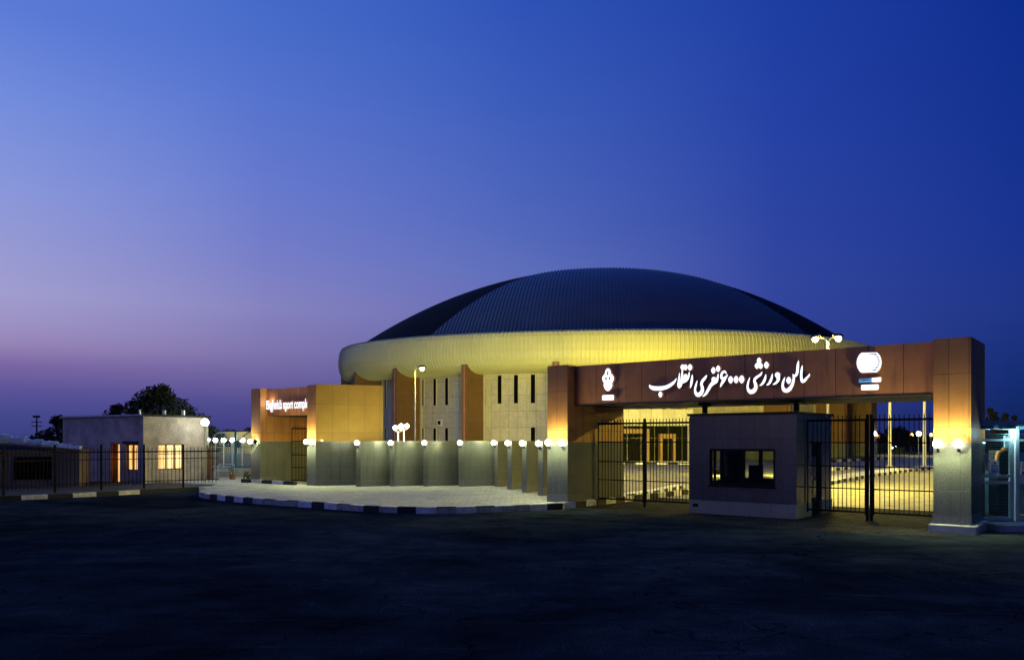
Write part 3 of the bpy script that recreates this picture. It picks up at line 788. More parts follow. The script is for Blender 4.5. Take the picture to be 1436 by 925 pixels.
BO.box(wf, ba0, ba1, BD - 0.11, BD - 0.04, 0.9, 0.96); BO.box(wf, ba0, ba1, BD - 0.11, BD - 0.04, 1.89, 1.95)
for a in (ba0, ba0 + 0.53, ba1 - 0.06): BO.box(wf, a, a + 0.06 + (0.05 if a == ba0 + 0.53 else 0), BD - 0.109, BD - 0.041, 0.96, 1.89)
win = wf.build('window', M['black'], bo)
wf = MB()
BO.box(wf, 0.04, 0.11, lb0, lb1, 0.86, 0.92); BO.box(wf, 0.04, 0.11, lb0, lb1, 1.87, 1.93)
for b_ in (lb0, (lb0 + lb1) / 2 - 0.03, lb1 - 0.06): BO.box(wf, 0.041, 0.109, b_, b_ + 0.06, 0.92, 1.87)
BO.box(wf, 0.042, 0.108, lb0 + 0.06, lb1 - 0.06, 1.30, 1.335)
wf.build('window', M['black'], bo)
dr = MB(); BO.box(dr, BW - 0.11, BW - 0.06, db0, db0 + 0.09, 0.05, 2.1); BO.box(dr, BW - 0.11, BW - 0.06, db1 - 0.09, db1, 0.05, 2.1)
BO.box(dr, BW - 0.109, BW - 0.061, db0 + 0.09, db1 - 0.09, 0.05, 0.5); BO.box(dr, BW - 0.109, BW - 0.061, db0 + 0.09, db1 - 0.09, 2.0, 2.1); BO.box(dr, BW - 0.109, BW - 0.061, db0 + 0.09, db1 - 0.09, 1.0, 1.08)
dd = dr.build('door', M['black'], bo)
w = MB(); BO.box(w, BW - 0.088, BW - 0.083, db0 + 0.09, db1 - 0.09, 0.5, 2.0); w.build('pane', M['glass'], dd)
w = MB(); BO.box(w, BW - 0.06, BW - 0.02, db0 + 0.12, db0 + 0.15, 1.03, 1.15); w.build('handle', M['lamp_metal'], dd)
# desk and office chair seen through the window
dk = thing('desk', BO.p(1.5, 0.5, 0.06), 'dark desk behind the booth window', 'desk')
w = MB(); BO.box(w, 0.25, 2.4, 0.22, 0.8, 0.82, 0.86); w.build('desk_top', M['wood'], dk)
for a in (0.3, 2.3):
    w = MB(); BO.box(w, a, a + 0.05, 0.25, 0.75, 0.06, 0.817); w.build('leg', M['wood'], dk)
ch = thing('office_chair', BO.p(1.35, 1.5, 0.06), 'dark high backed office chair inside the gatehouse booth', 'chair')
w = MB(); BO.box(w, 1.1, 1.6, 1.25, 1.75, 0.5, 0.6); w.build('seat', M['chair'], ch, bevel=0.04)
w = MB(); BO.box(w, 1.12, 1.58, 1.72, 1.8, 0.62, 1.42); w.build('backrest', M['chair'], ch, bevel=0.03)
w = MB(); q = BO.p(1.35, 1.5); w.tube([(q.x, q.y, 0.12), (q.x, q.y, 0.5)], 0.03, 8)
for i in range(5):
    w.tube([(q.x, q.y, 0.13), (q.x + 0.28 * cos(i * 1.2566), q.y + 0.28 * sin(i * 1.2566), 0.09)], 0.02, 6)
w.build('base', M['black'], ch)

# ------------------------------------------------------------------ arena
AD = 118.0; AX = (841 - PX0) / F * AD
an = Vector((-AX, -AD, 0)).normalized(); ar = Vector((-an.y, an.x, 0))
AC = Vector((AX, AD, 0))
def ap(r, th, z=0.0):
    q = AC + an * (r * cos(th)) + ar * (r * sin(th)); q.z = z; return q
def azim(px, r):
    """azimuth on a circle of radius r facing us at a surveyed bearing"""
    best = None
    for i in range(-900, 901):
        th = radians(i / 10); q = ap(r, th)
        e = abs(PX0 + F * q.x / q.y - px)
        if (an * cos(th) + ar * sin(th)).dot(-q.normalized()) < -0.05: continue
        if best is None or e < best[0]: best = (e, th)
    return best[1]
def rimz(th):
    t_ = (th + pi) % (2 * pi) - pi; c = 1 - cos(min(abs(t_), pi / 2)); return 13.65 + (2.0 if t_ < 0 else 0.5) * c
RR, ZA = 34.5, 26.0
def roofz(r, th):
    q = min(r / RR, 1.0); return ZA - (ZA - rimz(th)) * q ** 2.15

arena = thing('sports_arena', AC, 'large round sports arena with a dark ribbed dome and a pale rounded ring', 'arena')
# base dome (the dark side shells show at both sides of the ribbed shell)
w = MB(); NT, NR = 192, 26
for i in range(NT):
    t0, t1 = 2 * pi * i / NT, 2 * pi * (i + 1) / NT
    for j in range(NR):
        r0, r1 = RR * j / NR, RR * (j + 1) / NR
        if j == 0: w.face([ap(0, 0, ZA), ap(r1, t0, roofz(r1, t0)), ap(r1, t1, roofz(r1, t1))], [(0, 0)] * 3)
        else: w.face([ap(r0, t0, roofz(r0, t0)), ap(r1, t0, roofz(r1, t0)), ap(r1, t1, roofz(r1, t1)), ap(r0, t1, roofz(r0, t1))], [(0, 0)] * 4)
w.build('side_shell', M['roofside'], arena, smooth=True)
# central shell: ribbed sheets running front to back, hourglass in plan
def xl(y): return 0.8 - 0.69 * abs(y)
def xr(y): return 4.9 + 0.72 * abs(y)
w = MB(); NRIB, NY = 100, 26
XA, XB = -19.4, 23.4
prof = [(0.0, 0.0), (0.40, 0.0), (0.47, 0.10), (0.57, 0.10), (0.64, 0.0)]
cols_ = []
for i in range(NRIB):
    for fx, hh in prof:
        cols_.append((XA + (XB - XA) * (i + fx) / NRIB, hh))
def y_in(x):
    # how near the crown a rib runs before the side shell cuts it off
    return max(0.0, (0.8 - x) / 0.69, (x - 4.9) / 0.72)
for sg in (-1, 1):
    grid = []
    for x, hh in cols_:
        yr = sqrt(max(0.0, (RR - 0.05) ** 2 - x * x)); y0_ = min(y_in(x), yr - 0.01)
        col = []
        for j in range(NY + 1):
            y = sg * (yr + (y0_ - yr) * j / NY); r = hypot(x, y); th = math.atan2(x, -y)
            col.append(ap(r, th, roofz(r, th) + 0.04 + hh))
        grid.append(col)
    for i in range(len(grid) - 1):
        for j in range(NY):
            q_ = [grid[i][j], grid[i + 1][j], grid[i + 1][j + 1], grid[i][j + 1]]
            if sg > 0: q_.reverse()
            w.face(q_, [(0, 0)] * 4)
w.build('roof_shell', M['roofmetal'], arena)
# pale ribbed ring
RPROF = [(34.35, 0.05), (35.6, -0.14), (36.6, -0.32), (37.0, -0.50), (37.25, -0.95), (37.38, -1.7), (37.38, -2.5), (37.2, -3.2), (36.85, -3.75), (36.3, -4.12), (35.5, -4.38), (34.6, -4.44), (33.2, -4.3)]
w = MB(); NS = 520
def ringp(k, th, out):
    r, z = RPROF[k]; s_ = 1 + 0.27 * (1 - cos(min(abs((th + pi) % (2 * pi) - pi), pi / 2)))
    c = out
    rr = r; zz = rimz(th) + z * s_
    if 0 < k < len(RPROF) - 1:
        (ra, za), (rb, zb) = RPROF[k - 1], RPROF[k + 1]
        tx_, tz_ = rb - ra, zb - za; l = hypot(tx_, tz_) or 1
        rr += -tz_ / l * c; zz += tx_ / l * c
    return ap(rr, th, zz)
ths = []
for i in range(NS):
    t = 2 * pi * i / NS; dt = 2 * pi / NS
    ths += [(t, 0.0), (t + dt * 0.66, 0.0), (t + dt * 0.75, 0.045), (t + dt * 0.91, 0.045)]
for i in range(len(ths)):
    (t0, o0), (t1, o1) = ths[i], ths[(i + 1) % len(ths)]
    mid = abs((t0 + pi) % (2 * pi) - pi)
    if mid > radians(118): 
        if i % 4: continue
        t1 = ths[(i + 4) % len(ths)][0]; o0 = o1 = 0
    for k in range(len(RPROF) - 1):
        w.face([ringp(k, t1, o1), ringp(k, t0, o0), ringp(k + 1, t0, o0), ringp(k + 1, t1, o1)], [(0, 0)] * 4)
w.build('fascia_ring', M['ring'], arena)
# drum wall
WR = 33.5
fins_px = [497, 553, 651, 779]
FTH = [azim(p, 37.1) for p in fins_px] + [radians(13.2), azim(1107, 37.1), azim(1187, 37.1), azim(1223, 37.1)]
FTH = [FTH[0] - radians(17)] + FTH + [FTH[-1] + radians(15)]
w = MB(); N_ = 160
def drum(mb, r, z0, z1f, t0=0, t1=2 * pi, n=N_):
    for i in range(n):
        a, b = t0 + (t1 - t0) * i / n, t0 + (t1 - t0) * (i + 1) / n
        p, q = ap(r, a), ap(r, b)
        mb.face([(p.x, p.y, z0), (q.x, q.y, z0), (q.x, q.y, z1f(b)), (p.x, p.y, z1f(a))], [(r * a, z0), (r * b, z0), (r * b, z1f(b)), (r * a, z1f(a))])
drum(w, WR, 1.7, lambda t: rimz(t) - 4.0)
w.build('wall', M['cream'], arena)
w = MB(); drum(w, WR + 0.06, 0.0, lambda t: 1.7); 
for i in range(N_):
    a, b = 2 * pi * i / N_, 2 * pi * (i + 1) / N_
    w.face([ap(WR + 0.06, a, 1.7), ap(WR + 0.06, b, 1.7), ap(WR - 0.02, b, 1.7), ap(WR - 0.02, a, 1.7)], [(0, 0)] * 4)
w.build('granite_base', M['granite'], arena)
# radial fins
for th in FTH:
    d = an * cos(th) + ar * sin(th); tv = Vector((-d.y, d.x, 0)); hw = 0.36
    o = ap(WR - 0.4, th); R1 = 3.95
    def fp(r, s_, z): 
        q = o + d * r + tv * s_; q.z = z; return q
    ztop = rimz(th) - 3.55 * (1 + 0.27 * (1 - cos(th)))
    w = MB()
    pl = [fp(0, -hw, 0), fp(R1, -hw, 0), fp(R1, hw, 0), fp(0, hw, 0)]
    w.prism([(q.x, q.y) for q in pl], 1.7, ztop)
    f_ = w.build('fin', M['finrust'], arena)
    w = MB(); pl = [fp(0, -hw - 0.05, 0), fp(R1 + 0.05, -hw - 0.05, 0), fp(R1 + 0.05, hw + 0.05, 0), fp(0, hw + 0.05, 0)]
    w.prism([(q.x, q.y) for q in pl], 0.0, 1.697); w.build('granite_base', M['granite'], f_)
    w = MB(); pl = [fp(R1 + 0.004, -0.05, 0), fp(R1 + 0.03, -0.05, 0), fp(R1 + 0.03, 0.05, 0), fp(R1 + 0.004, 0.05, 0)]
    w.prism([(q.x, q.y) for q in pl], 1.75, ztop - 0.1); w.build('cover_strip', M['rust2'], f_)
    w = MB()
    for s_ in (-1, 1):
        q0, q1 = (hw + 0.004, hw + 0.22) if s_ > 0 else (-hw - 0.22, -hw - 0.004)
        pl = [fp(0.2, q0, 0), fp(0.62, q0, 0), fp(0.62, q1, 0), fp(0.2, q1, 0)]
        w.prism([(q.x, q.y) for q in pl], 1.72, rimz(th) - 4.2)
    w.build('corner_strip', M['stone_plain'], f_)
# tall slit windows
def slit(px, z0, z1, wd=0.24):
    th = azim(px, WR); d = an * cos(th) + ar * sin(th); tv = Vector((-d.y, d.x, 0))
    o = ap(WR, th)
    def q(r, s_): 
        v = o + d * r + tv * s_; return (v.x, v.y)
    f_ = MB()
    for s0, s1 in ((-wd - 0.05, -wd), (wd, wd + 0.05)):
        f_.prism([q(-0.05, s0), q(0.10, s0), q(0.10, s1), q(-0.05, s1)], z0 - 0.05, z1 + 0.05)
    f_.prism([q(-0.05, -wd), q(0.10, -wd), q(0.10, wd), q(-0.05, wd)], z0 - 0.05, z0); f_.prism([q(-0.05, -wd), q(0.10, -wd), q(0.10, wd), q(-0.05, wd)], z1, z1 + 0.05)
    win = f_.build('window', M['stone_plain'], arena)
    p_ = MB(); p_.prism([q(-0.04, -wd), q(0.025, -wd), q(0.025, wd), q(-0.04, wd)], z0, z1); p_.build('pane', M['glassdark'], win)
for px in (541, 593, 610, 627, 701, 724, 748): slit(px, 6.1, 9.15 if px > 560 else 9.6)
slit(680, 6.1, 7.85)
for px in (541, 593, 610, 627, 748, 812, 838): slit(px, 1.9, 3.5)
for px in (812, 838, 905, 930, 1018, 1040, 1060, 1130): slit(px, 6.1, 9.2)
# small square fixture on the drum
th = azim(618, WR); q = ap(WR + 0.12, th, 4.1); d = an * cos(th) + ar * sin(th)
fx = FR((q.x, q.y), (-d.y, d.x))
w = MB(); fx.box(w, -0.36, 0.36, -0.1, 0.1, 3.75, 4.5); sf = w.build('vent_frame', M['white'], arena)
w = MB(); fx.box(w, -0.22, 0.22, -0.13, 0.13, 3.9, 4.33); w.build('vent_grille', M['black'], sf)

# entrance hall in front of the drum
EHD = 73.0
eh = thing('entrance_hall', at(905, EHD + 4), 'low arena entrance hall with dark glazing and two orange portal frames, behind the left gate', 'building')
xa, xb = at(800, EHD).x, at(972, EHD).x
w = MB(); w.box(xa, xb, EHD + 0.0, EHD + 10, 3.45, 4.95); w.build('fascia', M['cream'], eh)
w = MB(); w.box(xa + 0.2, xb - 0.4, EHD + 0.6, EHD + 0.7, 0.25, 3.445); w.build('glazing', M['glassdark'], eh)
w = MB()
for x in [xa + 0.2 + 1.25 * i for i in range(9)]: w.box(x, x + 0.05, EHD + 0.55, EHD + 0.597, 0.26, 3.44)
w.box(xa + 0.2, xb - 0.4, EHD + 0.56, EHD + 0.59, 2.3, 2.36)
w.build('glazing_mullion', M['darkmetal'], eh)
w = MB(); w.box(xb - 0.39, xb, EHD + 0.01, EHD + 9.9, 0.0, 3.447); w.build('corner_pier', M['stone_plain'], eh)
w = MB(); w.box(xa, xb - 0.395, EHD + 0.71, EHD + 9.8, 0.2, 3.44); w.build('inner_wall', M['roofdark'], eh)
w = MB(); w.box(xa, xb + 1, EHD - 0.9, EHD + 0.54, 0.0, 0.24); w.build('step', M['concrete'], eh)
w = MB()
for x in [xa + 1.2 * i for i in range(9)]: w.box(x, x + 0.3, EHD + 0.4, EHD + 0.7, 4.953, 5.15 + 0.15 * (hash((round(x), 1)) % 2))
w.build('roof_vent', M['darkmetal'], eh)
for (p0, p1, zt, jw, lbl) in ((862, 911, 2.75, 0.38, 0), (924.5, 949, 2.3, 0.33, 1)):
    x0_, x1_ = at(p0, EHD).x, at(p1, EHD).x
    w = MB(); w.box(x0_, x0_ + jw, EHD + 0.1, EHD + 0.545, 0.245, zt); w.box(x1_ - jw, x1_, EHD + 0.1, EHD + 0.545, 0.245, zt); w.box(x0_, x1_, EHD + 0.102, EHD + 0.543, zt + 0.002, zt + 0.42)
    w.build('portal_frame', M['finrust'], eh)

# ------------------------------------------------------------------ lamp posts
def globe_post(pos, h, label, power, n=1, r=0.15, matn='bulb_white', col=COOL, group='white globe lamp posts', pole_r=0.045):
    pos = Vector(pos); t = thing('lamp_post', pos, label, 'street lamp', group)
    w = MB(); w.tube([pos, pos + Vector((0, 0, 0.25))], pole_r * 1.8, 8); w.tube([pos + Vector((0, 0, 0.25)), pos + Vector((0, 0, h - r - 0.05))], pole_r, 8)
    offs = [Vector((0, 0, 0))] if n == 1 else [Vector((-0.22, 0, 0)), Vector((0.22, 0, 0.0))]
    if n == 2: w.tube([pos + Vector((-0.22, 0, h - 0.25)), pos + Vector((0, 0, h - 0.34)), pos + Vector((0.22, 0, h - 0.25))], 0.02, 6)
    w.build('pole', M['lamp_metal'], t)
    for of in offs:
        c = pos + of + Vector((0, 0, h))
        w = MB(); w.tube([c + Vector((0, 0, -r * 1.5)), c + Vector((0, 0, -r * 0.8))], [r * 0.35, r * 0.6], 10); w.build('collar', M['lamp_metal'], t)
        w = MB(); w.ball(c, r, 14, 10); w.build('globe', M[matn], t, smooth=True)
        if power: light('glow', c, power / n, col, r * 1.05, t)

def sodium_post(pos, h, label, power, arms=((0.42, 0.0),), group='tall sodium street lamps', pr=0.06):
    pos = Vector(pos); t = thing('street_lamp', pos, label, 'street lamp', group)
    w = MB(); w.tube([pos, pos + Vector((0, 0, 0.9))], pr * 1.4, 10); w.tube([pos + Vector((0, 0, 0.9)), pos + Vector((0, 0, h - 0.12))], [pr, pr * 0.75], 10); w.build('pole', M['lamp_metal'], t)
    for ax, ay in arms:
        e = pos + Vector((ax, ay, h + 0.03)); dirv = Vector((ax, ay, 0)).normalized()
        w = MB(); w.tube([pos + Vector((0, 0, h - 0.15)), pos + Vector((ax * 0.4, ay * 0.4, h + 0.0)), e], 0.025, 8); w.build('arm', M['lamp_metal'], t)
        w = MB(); w.tube([e - dirv * 0.12 + Vector((0, 0, 0.05)), e + dirv * 0.02 + Vector((0, 0, 0.08)), e + dirv * 0.22 + Vector((0, 0, 0.07)), e + dirv * 0.34 + Vector((0, 0, 0.04))], [0.04, 0.09, 0.09, 0.03], 10)
        hd = w.build('lamp_head', M['darkmetal'], t, smooth=True)
        c = e + dirv * 0.12 + Vector((0, 0, -0.06))
        w = MB(); w.ball(c, 0.13, 14, 10); w.build('bulb', M['bulb_sodium'], t, smooth=True)
        if power: light('glow', c, power, SOD, 0.135, t)

SP = 22000
sodium_post(at(1161, 36), 6.72, 'tall twin armed sodium lamp behind the gatehouse booth', SP * 2.2, arms=((-0.40, 0.1), (0.30, -0.1)))
sodium_post(at(582, 50), 6.62, 'tall sodium lamp standing before the pale arena ring at left', SP * 0.8, arms=((0.32, 0.0),))
sodium_post(at(1336, 50), 6.4, 'unseen sodium lamp added behind the main gateway right pillar to light the yard', SP * 1.5, arms=((-0.4, 0.0),))  # out of view, added to brighten the right part of the yard
sodium_post(at(783, 50), 6.2, 'unseen sodium lamp added behind the main gateway left pillar to light the yard', SP * 1.7, arms=((0.25, 0.2),))  # also out of view, added to warm the paving behind the left gate
def floodlight(pos, aim, label, power, group='sodium floodlights trained on the ring'):
    pos = Vector(pos); d = (Vector(aim) - pos).normalized()
    t = thing('floodlight', pos, label, 'floodlight', group)
    side_v = Vector((-d.y, d.x, 0)).normalized(); up = side_v.cross(d).normalized() * -1
    if up.z < 0: up = -up
    h = pos + Vector((0, 0, 0.28)); w = MB()
    def corner(a, b, c): return h + side_v * a + up * b + d * c
    fr4 = [corner(-.26, -.18, .10), corner(.26, -.18, .10), corner(.26, .18, .10), corner(-.26, .18, .10)]
    bk4 = [corner(-.16, -.10, -.16), corner(.16, -.10, -.16), corner(.16, .10, -.16), corner(-.16, .10, -.16)]
    w.face(list(reversed(bk4)))
    for i in range(4): w.face([bk4[i], bk4[(i + 1) % 4], fr4[(i + 1) % 4], fr4[i]])
    w.build('housing', M['darkmetal'], t)
    w = MB(); w.face([corner(-.24, -.16, .09), corner(.24, -.16, .09), corner(.24, .16, .09), corner(-.24, .16, .09)]); w.build('lens', M['bulb_sodium'], t)
    w = MB(); w.tube([pos + side_v * .28 + Vector((0, 0, 0)), pos + side_v * .28 + Vector((0, 0, .3))], .02, 6); w.tube([pos - side_v * .28, pos - side_v * .28 + Vector((0, 0, .3))], .02, 6); w.tube([pos - side_v * .28 + Vector((0, 0, .01)), pos + side_v * .28 + Vector((0, 0, .01))], .02, 6); w.build('bracket', M['darkmetal'], t)
    o = light('glow', h + d * 0.16, power, SOD, 0.12, t, 'SPOT'); o.data.spot_size = radians(100); o.data.spot_blend = 0.7
    o.rotation_euler = d.to_track_quat('-Z', 'Y').to_euler()
FL = 13000
fls = [(872, 74.0, 4.96, 862, 0.05, 'leftmost floodlight in view on the entrance hall roof'), (915, 74.0, 4.96, 915, 0.05, 'middle floodlight on the entrance hall roof'),
       (955, 74.0, 4.96, 965, 0.05, 'rightmost floodlight on the entrance hall roof'), (1005, 47.0, 0.02, 960, 1.0, 'unseen ground floodlight added behind the left half of the booth'), (1095, 47.0, 0.02, 1080, 1.15, 'unseen ground floodlight added behind the right half of the booth'),  # ground floodlights, here and below, are unseen and added to light the ring
       (782, 46.0, 0.02, 840, 0.7, 'unseen ground floodlight added behind the main gateway left pillar'), (710, 46.0, 0.02, 690, 0.55, 'unseen ground floodlight added behind the narrow granite panels'), (600, 52.0, 0.02, 560, 0.25, 'unseen ground floodlight added behind the third granite panel')]
for px, d, z, ax, pf_, lb in fls:
    floodlight(at(px, d, z), at(ax, 84, 10.5), lb, FL * pf_)
# plain tall masts seen through the right gate
for px, d, lb in ((1248, 62, 'tall pale mast seen through the right gate opening, nearer the booth'), (1296.5, 62, 'tall pale mast seen through the right gate opening, beside the right pillar')):
    q = at(px, d); t = thing('flag_mast', q, lb, 'mast', 'pale masts in the yard')
    w = MB(); w.tube([q, q + Vector((0, 0, 7.2))], [0.14, 0.09], 12); w.build('pole', M['lamp_metal'], t)
    w = MB(); w.tube([q, q + Vector((0, 0, 0.2))], 0.26, 12); w.build('base', M['concrete'], t)
    w = MB(); w.ball(q + Vector((0, 0, 7.28)), 0.12, 10, 8); w.build('finial', M['lamp_metal'], t)
# twin globes left of the arena fins, white
globe_post(at(558.5, 58), hz(599.5, 58), 'left one of two twin globed white lamp posts before the arena', 26000, n=2, r=0.16)
globe_post(at(566.5, 60), hz(597, 60), 'right one of two twin globed white lamp posts before the arena', 26000, n=2, r=0.16)
# lamp post beside the plaster house
globe_post(at(287.5, 39.6), hz(592, 39.6), 'single white globe lamp post standing beside the plaster house', 420, r=0.18, pole_r=0.06)
# distant ones through the right gate
globe_post(at(1226, 105), hz(608, 105), 'far white globe lamp seen beside the middle gate posts', 1500, r=0.30, pole_r=0.09, group='far globe lamps in the yard')
globe_post(at(1288.5, 105), hz(608, 105), 'far white globe lamp seen beside the right pillar', 1500, r=0.30, pole_r=0.09, group='far globe lamps in the yard')
for px, py, lb in ((1231, 612, 'far orange lamp just right of a white globe lamp'), (1278, 609.5, 'far orange lamp midway between mast and white globe'), (1305.5, 609.5, 'far orange lamp close to the right pillar')):
    globe_post(at(px, 150), hz(py, 150), lb, 0, r=0.34, matn='bulb_orange', pole_r=0.08, group='far orange lamps')
# row of globes on the fence piers behind the ornate gate
rowl = ['leftmost', 'second', 'third', 'fourth', 'fifth', 'rightmost']
for i, px in enumerate((283, 291.8, 302, 313.4, 326, 340)):
    d = 56 - i * 1.2
    globe_post(at(px, d, 0), hz(617, d), '%s of the row of white globe lamps behind the ornate gate' % rowl[i], 160, r=0.15, group='globe lamps along the rear fence')

# ------------------------------------------------------------------ yard kerbs seen through the openings
def G3(px, py): 
    q = ground(px, py); return (q.x, q.y)
kerb(smooth_line([G3(1150, 683), G3(1163, 680.5), G3(1200, 673), G3(1240, 666.5), G3(1280, 661), G3(1330, 656.5)], 0.7), 1.5, 0.18, z=0.01, white_top=True)
kerb(smooth_line([G3(1120, 662), G3(1163, 660.5), G3(1197, 657.5)], 0.9), 1.6, 0.2, z=0.01, white_top=True)
kerb(smooth_line([G3(1110, 648), G3(1165, 648), G3(1200, 646.5), G3(1245, 644)], 1.2), 0.3, 0.25, z=0.01)
kerb(smooth_line([G3(1200, 640.0), G3(1250, 640.4), G3(1330, 641.5)], 2.0), 0.5, 0.3, z=0.01, plain=True)
kerb(smooth_line([G3(800, 651), G3(880, 651), G3(975, 651)], 0.95), 0.3, 0.2, z=0.01)
kerb(smooth_line([G3(868, 700), G3(900, 696), G3(935, 690), G3(965, 683)], 0.62), 0.5, 0.15, z=0.01, white_top=True)

# ------------------------------------------------------------------ trees
def leaves(mb, c, rx, ry, rz, n, s, seed=0):
    R = random.Random(seed)
    for _ in range(n):
        while True:
            x, y, z = R.uniform(-1, 1), R.uniform(-1, 1), R.uniform(-1, 1)
            d = x * x + y * y + z * z
            if d <= 1 and R.random() < 0.25 + 0.75 * d: break
        p = Vector((c[0] + x * rx, c[1] + y * ry, c[2] + z * rz))
        a = Vector((R.gauss(0, 1), R.gauss(0, 1), R.gauss(0, 1))).normalized()
        b = a.cross(Vector((R.gauss(0, 1), R.gauss(0, 1), R.gauss(0, 1)))).normalized()
        q = s * R.uniform(0.6, 1.3)
        mb.face([p - a * q, p + b * q * 0.45, p + a * q, p - b * q * 0.45], [(0, 0)] * 4)

def tree(pos, h, w_, label, n_cl=26, leaf=0.17, nl=110, seed=1, flat=0.55, base=0.28, group=None, name='broadleaf_tree', matn='leaf'):
    R = random.Random(seed); pos = Vector(pos)
    t = thing(name, pos, label, 'tree', group)
    tr = MB(); th = h * base
    tr.tube([pos, pos + Vector((0.05, 0, th * 0.6)), pos + Vector((0, 0, th)), pos + Vector((0.1, 0.05, h * 0.7))], [h * 0.032, h * 0.026, h * 0.022, h * 0.006], 8)
    cr = MB()
    for i in range(n_cl):
        a = R.uniform(0, 2 * pi); u = R.uniform(0, 1); zz = R.uniform(0.0, 1.0)
        env = sqrt(max(0.02, 1 - (2 * zz * 0.85 - 0.55) ** 2 if zz > 0.3 else 0.75))
        rr = w_ / 2 * env * (0.35 + 0.65 * sqrt(u)) * (1.0 if zz < 0.75 else 0.75)
        c = pos + Vector((rr * cos(a), rr * sin(a) * 0.9, th + (h - th) * (0.08 + 0.86 * zz)))
        cs = w_ * (R.uniform(0.08, 0.15) if w_ > 4 else R.uniform(0.13, 0.22))
        tr.tube([pos + Vector((0, 0, th * R.uniform(0.7, 1.2))), pos.lerp(c, 0.5) + Vector((0, 0, th * 0.45)), c], [h * 0.012, h * 0.007, h * 0.002], 5, cap=False)
        leaves(cr, c, cs, cs, cs * 0.75, nl, leaf, seed * 100 + i)
    tr.build('trunk', M['trunk'], t)
    cr.build('crown', M[matn], t)

tree(at(221, 56, 0), hz(541, 56), 5.9, 'large dark tree rising behind the plaster house roof', n_cl=78, nl=150, leaf=0.12, seed=3, base=0.2)
tree(at(163, 56, 0), hz(566, 56), 2.3, 'smaller dark tree at the left behind the plaster house roof', n_cl=22, nl=100, leaf=0.1, seed=5)
tree(at(266, 57, 0), hz(572, 57), 3.2, 'dark tree at the right behind the plaster house roof', n_cl=32, nl=110, leaf=0.1, seed=8)
tree(at(81, 60, 0), hz(585, 60), 2.7, 'dark tree left of the plaster house, behind the low shed', n_cl=30, nl=110, leaf=0.11, seed=11)
tree(at(298, 62, 0), hz(598, 62), 1.9, 'bushy dark tree behind the white globe lamp post', n_cl=20, nl=100, leaf=0.1, seed=14)
tree(at(322, 84, 0), hz(600.5, 84), 2.4, 'dark treetop just over the cream building roof, left one', n_cl=18, nl=90, leaf=0.12, seed=15)
tree(at(347, 84, 0), hz(599.5, 84), 2.2, 'dark treetop just over the cream building roof, beside the small gateway', n_cl=18, nl=90, leaf=0.12, seed=16)
def poplar(px, d, top, w_, label, seed):
    tree(at(px, d, 0), hz(top, d), w_, label, n_cl=26, nl=90, leaf=0.13, seed=seed, base=0.15, name='poplar_tree', group='slim trees behind the kiosk')
poplar(1388, 80, 569, 1.35, 'tallest slim dark tree behind the glazed kiosk roof', 21)
poplar(1397, 80, 572, 0.8, 'narrow slim tree close to the tallest one behind the kiosk', 22)
poplar(1410, 80, 572, 1.2, 'middle slim dark tree behind the glazed kiosk roof', 23)
poplar(1422, 80, 579, 1.1, 'rightmost low slim tree behind the glazed kiosk roof', 24)
tree(at(1258, 150, 0), hz(602, 150), 9.0, 'broad dark tree far off through the right gate opening', n_cl=40, nl=90, leaf=0.3, seed=31)
tree(at(1284, 160, 0), hz(607, 160), 6.0, 'lower dark tree far off beside the right pillar', n_cl=30, nl=90, leaf=0.3, seed=33)
tree(at(1232, 160, 0), hz(609, 160), 4.0, 'lower dark tree far off behind the gate posts', n_cl=24, nl=90, leaf=0.3, seed=34)
# row of clipped shrubs and little cypresses along the far kerb
for i, (px, top, wd) in enumerate(((1234.5, 622, 1.3), (1262.5, 627, 1.3), (1255, 633, 1.6), (1244, 634.5, 1.8), (1271, 634, 1.7), (1279, 634.5, 1.8), (1301, 634, 1.8))):
    d = 112; q = at(px, d, 0); t = thing('garden_shrub', q, ['slim upright shrub left of the mast on the far kerb', 'slim upright shrub midway on the far kerb', 'rounded shrub just right of the mast', 'low rounded shrub left of the mast foot', 'low rounded shrub right of the upright one', 'low shrub near the far globe lamp', 'low shrub next to the right pillar'][i], 'shrub', 'shrubs along the far kerb')
    w = MB(); h_ = hz(top, d); leaves(w, (q.x, q.y, h_ * 0.55), wd / 2, wd / 2, h_ * 0.5, 260, 0.16, 50 + i); w.build('foliage', M['leaf2'], t)
    w = MB(); w.tube([q, q + Vector((0, 0, h_ * 0.5))], 0.05, 6); w.build('stem', M['trunk'], t)
